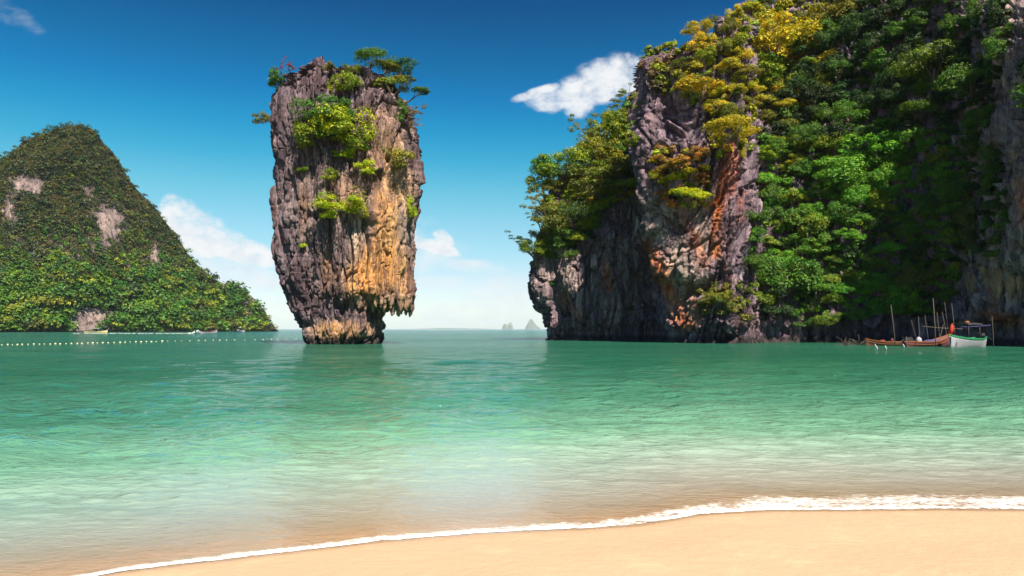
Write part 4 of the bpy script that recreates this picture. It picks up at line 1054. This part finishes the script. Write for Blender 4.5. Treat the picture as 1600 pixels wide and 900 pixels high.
# size in metres grows towards the foot of the hill
allp = []
for (px, py, p, n_, k) in pts:
    R = (2.3 + 2.2 * float(sm(np.array(py), 380, 500))) * k
    allp.append((R / p.y, px, py, p, n_, R))
allp.sort(key=lambda a: -a[0])
print('hill trees', len(allp))
for (s_, px, py, p, n_, R) in allp[:40]:
    o = link('tree', far[rh.randrange(6)], None, None, p + Vector((0, -R * 0.35, R * 0.35)))
    o.scale = (R, R, R * rh.uniform(0.85, 1.2)); o.rotation_euler.z = rh.uniform(0, 6.28); col = hillcol(px, py, rh); o.color = (*col, 1)
    tone = 'bright green' if col[1] > 0.13 and col[0] < 0.11 else 'yellowish' if col[0] > 0.11 else 'deep green'
    side = 'left' if px < 130 else 'middle' if px < 270 else 'right'
    tag(o, 'extra large %s tree in the forest at the %s foot of the far hill' % (tone, side), 'tree', 'larger trees on the far hill')
fo = mass('forest', [(p + Vector((0, -R * 0.35, R * 0.3)), R, hillcol(px, py, rh)) for (s_, px, py, p, n_, R) in allp[40:]], lite, rh, 'dense forest covering the steep far hill'); fo['category'] = 'forest'

# ------------------------------------------------------------------ far islands
def island(pxs, pyt, Y, label, seed):
    n = 60; m = 24
    ux = np.linspace(0, 1, n); pxv = pxs[0] + (pxs[-1] - pxs[0]) * ux
    hgt = (HZ - np.interp(pxv, pxs, pyt)) / F * Y
    V = []
    xw = (pxv - 800) / F * Y; dpt = (xw[-1] - xw[0]) * 0.35
    for j in range(m):
        a = math.pi * j / (m - 1); yo = -math.cos(a) * dpt; h = hgt * math.sin(a) ** 0.35 if 0 < j < m - 1 else hgt * 0 - 2
        nn = fbm(xw * .02, j * .3 + 0 * xw, seed, 3, seed)
        V.append(np.stack([xw, Y + yo * np.sqrt(np.clip(1 - (2 * ux - 1) ** 4, 0.02, 1)) + 15 * nn, h * (1 + 0.06 * nn)], -1))
    P = np.array(V)
    me = npmesh('far_island', P.reshape(-1, 3), gridfaces(m, n), True)
    o = link('far_island', me, M_FAR); tag(o, label, 'island', 'hazy islands on the horizon'); return o
m_, t, out = mat('far_forest'); g = t.new('ShaderNodeNewGeometry').outputs['Position']
c = t.ramp(t.noise(t.mapping(g, (1, 1, .5)), 0.009, 5, 0.7), [(0.4, (0.05, 0.09, 0.03)), (0.6, (0.25, 0.22, 0.2))]); bsdf(t, out, c, 0.9)
M_FAR = m_
island([784, 786, 789, 793, 797, 800, 802], [514, 508, 505, 507, 503, 504, 514], 12000, 'small two humped island on the horizon, left of the pair', 5)
island([820, 823, 826, 829, 832, 836, 840, 846], [514, 508, 502, 498, 500, 506, 510, 514], 11000, 'peaked hazy island on the horizon just beside the headland foot', 6)
island([640, 665, 690, 715, 740, 760, 775], [514, 513, 512.2, 512.6, 513.0, 513.2, 514], 13000, 'low pale strip of land on the horizon right of the sea stack', 7)

# ------------------------------------------------------------------ boats
M_WOOD = simple('boat_wood', (0.16, 0.075, 0.05), 0.6, 0.4, 5); M_ORG = simple('orange_paint', (0.24, 0.085, 0.03), 0.5, 0.2); M_WHT = simple('white_paint', (0.33, 0.33, 0.37), 0.6, 0.25, 3)
M_GRN = simple('green_paint', (0.02, 0.22, 0.09), 0.5, 0.2); M_RED = simple('red_cloth', (0.42, 0.03, 0.015), 0.8, 0.2); M_BLU = simple('blue_tarp', (0.05, 0.05, 0.16), 0.7, 0.3); M_PUR = simple('maroon_paint', (0.13, 0.05, 0.075), 0.5, 0.3)
M_DRK = simple('dark_metal', (0.04, 0.04, 0.045), 0.5, 0.2); M_YEL = simple('yellow_paint', (0.62, 0.52, 0.18), 0.5, 0.15)
def section(f_, L, Bm, fb, rise_b, rise_s):
    wdt = Bm / 2 * (1 - abs(2 * f_ - 0.9) ** 2.6 * 0.9) if f_ < 0.95 else Bm / 2 * 0.12
    if f_ <= 0.0: wdt = Bm / 2 * 0.45
    zb = -0.25 + rise_b * max(0, f_ - 0.65) ** 2 * 5 ; zt = fb + rise_b * max(0, f_ - 0.45) ** 2 * 3.0 + rise_s * max(0, 0.3 - f_) ** 2 * 4
    return (f_ - 0.5) * L, max(0.04, wdt), min(zb, zt - 0.15), zt
def hull(L, Bm, fb, rb, rs_, n=22, z0=-1.0, z1=1.0, grow=0.0, inner=False):
    """band of the hull between height fractions z0..z1 (keel..gunwale)"""
    V = []; Fs = []; k = 9
    for i in range(n + 1):
        f_ = i / n; xx_, wd, zb, zt = section(f_, L, Bm, fb, rb, rs_)
        for j in range(k):
            q = z0 + (z1 - z0) * (j / (k - 1)); half = []
            zz = zb + (zt - zb) * q; yy_ = wd * (max(0, q)) ** 0.42 + grow
            V.append((xx_, yy_, zz))
        for j in range(k):
            q = z0 + (z1 - z0) * (j / (k - 1)); zz = zb + (zt - zb) * q; yy_ = wd * (max(0, q)) ** 0.42 + grow
            V.append((xx_, -yy_, zz))
    for i in range(n):
        for s_ in (0, 1):
            for j in range(k - 1):
                a = i * 2 * k + s_ * k + j; b = a + 1; c = (i + 1) * 2 * k + s_ * k + j + 1; d = c - 1
                Fs.append((a, b, c, d) if s_ else (d, c, b, a))
    mb_ = MB(); mb_.add(V, Fs)
    if z0 <= 0:  # transom
        mb_.add([V[j] for j in range(2 * k)], [(j, j + 1, k + j + 1, k + j) for j in range(k - 1)])
    return mb_
def solid(me_obj, th=0.05):
    md = me_obj.modifiers.new('thickness', 'SOLIDIFY'); md.thickness = th; md.offset = 0
def boat(name, loc, yaw, L, Bm, fb, rb, rs_, mh, mstripe, label, group, canopy=None, prow=True, cloth=None, second=None):
    e = link(name, None, loc=loc); e.rotation_euler.z = yaw; tag(e, label, 'boat', group)
    o = link('hull', hull(L, Bm, fb, rb, rs_, z0=0.0, z1=0.86).mesh('hull'), mh, e); solid(o)
    o = link('gunwale', hull(L, Bm, fb, rb, rs_, z0=0.86, z1=1.0, grow=0.02).mesh('gunwale'), mstripe, e); solid(o, 0.06)
    if second is not None:
        o = link('rubbing_strip', hull(L, Bm, fb, rb, rs_, z0=0.60, z1=0.68, grow=0.04).mesh('strip'), second, e); solid(o, 0.05)
    db = MB(); 
    n = 14; V = []; Fs = []
    for i in range(n + 1):
        xx_, wd, zb, zt = section(i / n, L, Bm, fb, rb, rs_); zz = zb + (zt - zb) * 0.62; V += [(xx_, wd * 0.8, zz), (xx_, -wd * 0.8, zz)]
    Fs = [(2 * i, 2 * i + 1, 2 * i + 3, 2 * i + 2) for i in range(n)]
    db.add(V, Fs); o = link('deck', db.mesh('deck'), M_WOOD, e); solid(o, 0.04)
    for k in range(4):
        f_ = 0.2 + 0.16 * k; xx_, wd, zb, zt = section(f_, L, Bm, fb, rb, rs_)
        link('bench', MB().box((xx_, 0, zt - 0.07), (0.18, wd * 1.85, 0.04)).mesh('bench', False), M_WOOD, e)
    xx_, wd, zb, zt = section(1.0, L, Bm, fb, rb, rs_)
    tip = Vector((xx_, 0, zt))
    if prow:
        p3 = [tip + Vector((-0.25, 0, -0.45)), tip, tip + Vector((0.22, 0, 0.4)), tip + Vector((0.30, 0, 0.85))]
        link('bow_post', MB().tube(p3, [0.09, 0.09, 0.07, 0.05], 8).mesh('bow_post'), mstripe, e)
        if cloth is not None:
            mb_ = MB(); mb_.tube([tip + Vector((0.02, 0, -0.05)), tip + Vector((0.22, 0.0, 0.36)), tip + Vector((0.27, 0, 0.66)), tip + Vector((0.36, 0, 0.8))], [0.15, 0.17, 0.14, 0.07], 9)
            mb_.tube([tip + Vector((0.1, 0.1, 0.2)), tip + Vector((-0.05, 0.16, -0.2)), tip + Vector((-0.1, 0.15, -0.55))], [0.08, 0.07, 0.03], 6)
            link('bow_cloth', mb_.mesh('bow_cloth'), cloth, e)
    if canopy is not None:
        for sx in (-0.22, 0.12):
            for sy in (-1, 1):
                link('canopy_post', MB().tube([(sx * L, sy * Bm * 0.36, fb - 0.1), (sx * L, sy * Bm * 0.34, fb + 1.15)], 0.025, 5).mesh('post'), M_WOODY, e)
        V = []; k = 9
        for i in range(5):
            for j in range(k):
                a = math.pi * (j / (k - 1)); V.append(((-0.27 + 0.44 * i / 4) * L, math.cos(a) * Bm * 0.45, fb + 1.1 + 0.16 * math.sin(a)))
        mb_ = MB(); mb_.add(V, [(i * k + j, i * k + j + 1, (i + 1) * k + j + 1, (i + 1) * k + j) for i in range(4) for j in range(k - 1)])
        o = link('canopy', mb_.mesh('canopy'), canopy, e); solid(o, 0.03)
    # long-tail engine on the stern
    xs_, wd, zb, zt = section(0.0, L, Bm, fb, rb, rs_)
    en = link('engine', MB().box((xs_ + 0.1, 0, zt + 0.16), (0.4, 0.28, 0.26)).tube([(xs_ - 0.05, 0, zt + 0.12), (xs_ - 0.9, 0.1, zt - 0.25)], 0.03, 6).tube([(xs_ + 0.25, 0, zt + 0.2), (xs_ + 0.8, 0, zt + 0.35)], 0.02, 5).mesh('engine', False), M_DRK, e)
    return e
MG = 'boats moored under the right cliffs'
g1 = ground(1461, 542); g2 = ground(1408, 541); g3 = ground(1522, 543)
b1 = boat('longtail_boat', (g1.x + 0.0, g1.y + 1.0, 0.02), math.radians(22), 5.4, 1.25, 0.42, 0.75, 0.2, M_PUR, M_ORG, 'maroon wooden longtail boat with red cloth on its raised bow', MG, None, True, M_RED, M_ORG)
b2 = boat('longtail_boat', (g2.x, g2.y + 2.2, 0.02), math.radians(172), 3.9, 1.1, 0.34, 0.35, 0.2, M_WOOD, M_ORG, 'low brown boat with orange stripes, leftmost of the moored boats', MG, None, False, None, M_ORG)
b3 = boat('boat', (g3.x + 0.1, g3.y + 1.1, 0.02), math.radians(200), 3.7, 1.6, 0.72, 0.35, 0.4, M_WHT, M_GRN, 'white hulled boat with green rim, rightmost of the moored boats', MG, M_DRK, False)
# things lying in and round the boats
def lump(name, p, r3, m__, seed, label, cat):
    n = 10; V = []; rr_ = random.Random(seed)
    for i in range(n):
        for j in range(12):
            a = math.pi * i / (n - 1); b = 2 * math.pi * j / 12; k = 1 + 0.25 * float(perlin(np.array(math.cos(b) * 1.6 + seed), np.array(math.sin(b) * 1.6), np.array(a * 1.4), seed))
            V.append((r3[0] * math.sin(a) * math.cos(b) * k, r3[1] * math.sin(a) * math.sin(b) * k, r3[2] * math.cos(a) * k))
    mb_ = MB(); mb_.add(V, [(i * 12 + j, (i + 1) * 12 + j, (i + 1) * 12 + (j + 1) % 12, i * 12 + (j + 1) % 12) for i in range(n - 1) for j in range(12)])
    o = link(name, mb_.mesh(name), m__, None, p); tag(o, label, cat); return o
yb = g1.y + 1.0
def inboat(px, cx_, cy_, yaw, z):
    x_ = (px - 800) / F * cy_; return Vector((x_, cy_ + (x_ - cx_) * math.tan(yaw), z))
y1 = g1.y + 1.0; y2 = g2.y + 2.2; a1 = math.radians(22); a2 = math.radians(-8)
lump('sack', inboat(1430, g1.x, y1, a1, 0.52), (0.24, 0.2, 0.30), M_WHT, 3, 'white sack standing in the stern of the maroon longtail boat', 'sack')
lump('tarpaulin', inboat(1456, g1.x, y1, a1, 0.46), (0.75, 0.3, 0.15), M_BLU, 4, 'blue tarpaulin heaped in the middle of the maroon longtail boat', 'tarpaulin')
for k, (dx, r_3, m__) in enumerate(((0, (0.26, 0.2, 0.13), simple('faded_red_cloth', (0.16, 0.03, 0.028))),)):
    lump('life_jackets', inboat(1378, g2.x, y2, a2, 0.40), r_3, m__, 5, 'dull red life jackets piled at the left end of the low brown boat', 'life jackets')
lump('cloth_bundle', inboat(1392, g2.x, y2, a2, 0.42), (0.17, 0.16, 0.24), simple('pink_cloth', (0.09, 0.022, 0.032)), 6, 'dark pink cloth bundle beside the red life jackets in the low brown boat', 'bundle')
lump('cloth_bundle', Vector((g3.x + 0.2, g3.y + 1.1, 2.05)), (0.22, 0.14, 0.12), simple('faded_orange_cloth', (0.20, 0.07, 0.02)), 7, 'faded orange bundle lying on the canopy of the white hulled boat', 'bundle')
# mooring poles driven into the sea bed
PG = 'wooden mooring poles round the boats'
poles = [(1398, 534, 1392, 476, 62.5, .05), (1436, 528, 1435, 494, 64, .04), (1449, 524, 1445, 493, 65, .035), (1462, 545, 1458, 466, 59.8, .055), (1467, 523, 1464, 488, 64.5, .04), (1478, 521, 1472, 487, 65, .04), (1481, 522, 1476, 472, 65.5, .035), (1491, 519, 1487, 474, 64.5, .04), (1470, 521, 1474, 507, 64, .04), (1552, 540, 1550, 494, 59.5, .035), (1417, 543, 1416, 526, 60, .06), (1494, 542, 1495, 524, 60, .035), (1502, 519, 1495, 466, 66, .03), (1520, 520, 1516, 480, 66, .03), (1430, 527, 1424, 500, 65, .03)]
for i, (x0, y0, x1, y1, Y_, r_) in enumerate(poles):
    p0 = at(x0, y0, Y_); p1 = at(x1, y1, Y_ + 0.3); p0b = p0 - (p1 - p0) * 0.2; p0b.z = min(p0b.z, -0.4)
    p0b = p0 + (p0 - p1) * ((p0.z + 0.5) / max(0.2, (p1 - p0).z))
    me = MB().tube([Vector((0, 0, 0)), (p1 - p0b) * 0.5 + Vector((0.04, 0, 0)), p1 - p0b], [r_ * .8, r_ * .65, r_ * .5], 7).mesh('pole')
    o = link('mooring_pole', me, M_WOODY, None, p0b)
    lab = {0: 'leftmost slanting mooring pole, beside the low brown boat', 3: 'tallest mooring pole standing in front of the maroon boat', 9: 'thin pole at the right end of the white hulled boat', 10: 'short thick post at the stern of the maroon boat', 11: 'short thin post between the maroon and the white hulled boat'}.get(i, 'thin wooden mooring pole behind the maroon longtail boat')
    tag(o, lab, 'pole', PG)
for (x0, y0, x1, y1, Y_, lab) in ((1441, 510, 1504, 514, 64.2, 'pale horizontal rail tied to the mooring poles behind the maroon boat'), (1500, 511, 1548, 508, 63.5, 'bluish pole lying across above the white hulled boat')):
    p0 = at(x0, y0, Y_); p1 = at(x1, y1, Y_)
    o = link('rail', MB().tube([(0, 0, 0), (p1 - p0) * .5 + Vector((0, 0, -.04)), p1 - p0], 0.04, 6).mesh('rail'), M_WOODY if x0 < 1450 else M_BLU, None, p0); tag(o, lab, 'rail')
# drift branches at the water's edge
for (px, py, s_, lab) in ((1345, 530, 1, 'tangle of bare branches at the water edge left of the boats'), (1366, 532, 2, 'smaller tangle of bare branches touching the low brown boat')):
    p0 = ground(px, 541); p0.y += 3; mb_ = MB(); r2 = random.Random(s_)
    for k in range(14):
        a = r2.uniform(0, 3.14); L = r2.uniform(.6, 1.5); e_1 = Vector((math.cos(a) * L, r2.uniform(-.4, .4), abs(math.sin(a)) * L * .8 - .1))
        mb_.tube([(0, 0, -0.1), e_1 * .5 + Vector((r2.uniform(-.15, .15), 0, r2.uniform(0, .2))), e_1], [.035, .025, .01], 4)
    o = link('dead_branches', mb_.mesh('dead_branches'), M_WOODY, None, p0); tag(o, lab, 'branches')
for i, (px, py) in enumerate(((1370, 546), (1384, 546), (1368, 543), (1412, 543))):
    p0 = ground(px, py); mb_ = MB().tube([(0, 0, -.08), (0.03, 0, .1), (-0.05, 0, .28)], [.05, .06, .03], 8)
    o = link('float', mb_.mesh('float'), M_WHT, None, p0); tag(o, 'small white plastic float %s' % ('beside the stern of the maroon boat' if i == 3 else 'in front of the low brown boat'), 'float', 'white floats near the boats')

# boats out on the bay
HB = 'boats on the bay below the far hill'
p = at(150, 517.5, 280); p.z = 0
boat('longtail_boat', p, math.radians(4), 8.5, 1.5, 0.6, 0.6, 0.3, M_YEL, M_WHT, 'pale yellow longtail boat lying before the white rock of the far hill', HB, M_WHT, True)
p = at(326, 519, 235); p.z = 0
boat('longtail_boat', p, math.radians(35), 5.2, 1.7, 0.7, 0.8, 0.4, M_WHT, M_WOOD, 'passenger boat with dark canopy and spray behind it', HB, M_WOOD, True)
p = at(376, 516.5, 330); p.z = 0
boat('boat', p, math.radians(150), 5.0, 1.8, 0.9, 0.5, 0.3, M_WHT, M_WHT, 'small white boat farthest right before the far hill', HB, M_WHT, False)
# spray and wake behind the running boat
m_, t, out = mat('spray'); g = t.new('ShaderNodeNewGeometry').outputs['Position']
b = bsdf(t, out, (0.85, 0.87, 0.87), 0.8); t.put(b.inputs['Alpha'], 0.85); M_SPR = m_
r2 = random.Random(3); mb_ = MB(); p0 = at(316, 519, 237); p0.z = 0
for k in range(60):
    q = r2.random(); c = Vector((-4.6 * q, r2.uniform(-.6, .6), 0.1 + 1.0 * math.sin(min(1, q * 1.4) * math.pi) * r2.random())); s_ = r2.uniform(.1, .24)
    mb_.add([c + Vector(v) * s_ for v in ((1, 0, 0), (0, 1, 0), (-1, 0, 0), (0, -1, 0), (0, 0, 1), (0, 0, -1))], [(0, 1, 4), (1, 2, 4), (2, 3, 4), (3, 0, 4), (1, 0, 5), (2, 1, 5), (3, 2, 5), (0, 3, 5)])
for k in range(90):
    c = Vector((-4 - 38 * r2.random(), r2.uniform(-1.2, 1.2), 0.08)); s_ = r2.uniform(.12, .3)
    mb_.add([c + Vector((a * s_ * 3.5, b_ * s_, z_ * 0.07)) for a, b_, z_ in ((1, 0, 0), (0, 1, 0), (-1, 0, 0), (0, -1, 0), (0, 0, 1), (0, 0, -1))], [(0, 1, 4), (1, 2, 4), (2, 3, 4), (3, 0, 4), (1, 0, 5), (2, 1, 5), (3, 2, 5), (0, 3, 5)])
o = link('spray', mb_.mesh('spray'), M_SPR, None, p0); tag(o, 'white spray and wake trailing the passenger boat', 'spray', kind='stuff')

# line of swimming-area floats
fl = MB(); V = []
for i in range(7):
    for j in range(10):
        a = math.pi * i / 6; b = 2 * math.pi * j / 10; V.append((0.22 * math.sin(a) * math.cos(b), 0.17 * math.sin(a) * math.sin(b), 0.15 * math.cos(a) + 0.05))
fl.add(V, [(i * 10 + j, (i + 1) * 10 + j, (i + 1) * 10 + (j + 1) % 10, i * 10 + (j + 1) % 10) for i in range(6) for j in range(10)])
fme = fl.mesh('buoy'); fme.materials.append(simple('buoy_plastic', (0.75, 0.72, 0.40), 0.5, 0.1))
r2 = random.Random(9); px = 3.0; rope = []
FY = [(0, 539), (120, 537), (230, 534), (320, 532), (480, 530)]
while px < 478:
    py = float(np.interp(px, [a for a, _ in FY], [b for _, b in FY])) + r2.uniform(-.25, .25)
    p = ground(px, py); rope.append(Vector((p.x, p.y, 0.0)))
    o = link('buoy', fme, None, None, (p.x, p.y, 0.0)); o.rotation_euler.z = r2.uniform(0, 3); k = r2.uniform(.32, .55) * p.y / 82 * (1.0 if px < 260 else 0.7); o.scale = (k, k, k)
    tag(o, 'small pale yellow float in the line of buoys across the bay', 'buoy', 'line of yellow floats left of the sea stack')
    px += r2.uniform(7, 9.5) if px < 260 else r2.uniform(9, 16)
ro = link('buoy_rope', MB().tube([p + Vector((0, 0, -0.02)) for p in rope], 0.03, 4).mesh('rope'), M_WOODY); tag(ro, 'thin rope threading the line of yellow floats', 'rope')

# ------------------------------------------------------------------ sea haze
hz = MB().box((0, 7000, 75), (15600, 14400, 162)).mesh('haze', False)
m_, t, out = mat('haze_air')
pv = t.new('ShaderNodeVolumePrincipled'); pv.inputs['Density'].default_value = 0.00005; pv.inputs['Color'].default_value = (0.72, 0.90, 1.0, 1); pv.inputs['Anisotropy'].default_value = -0.15
t.l.new(pv.outputs[0], out.inputs['Volume'])
ho = link('haze', hz, m_); tag(ho, kind='stuff'); ho['label'] = 'thin pale sea haze over the bay'; ho['category'] = 'haze'
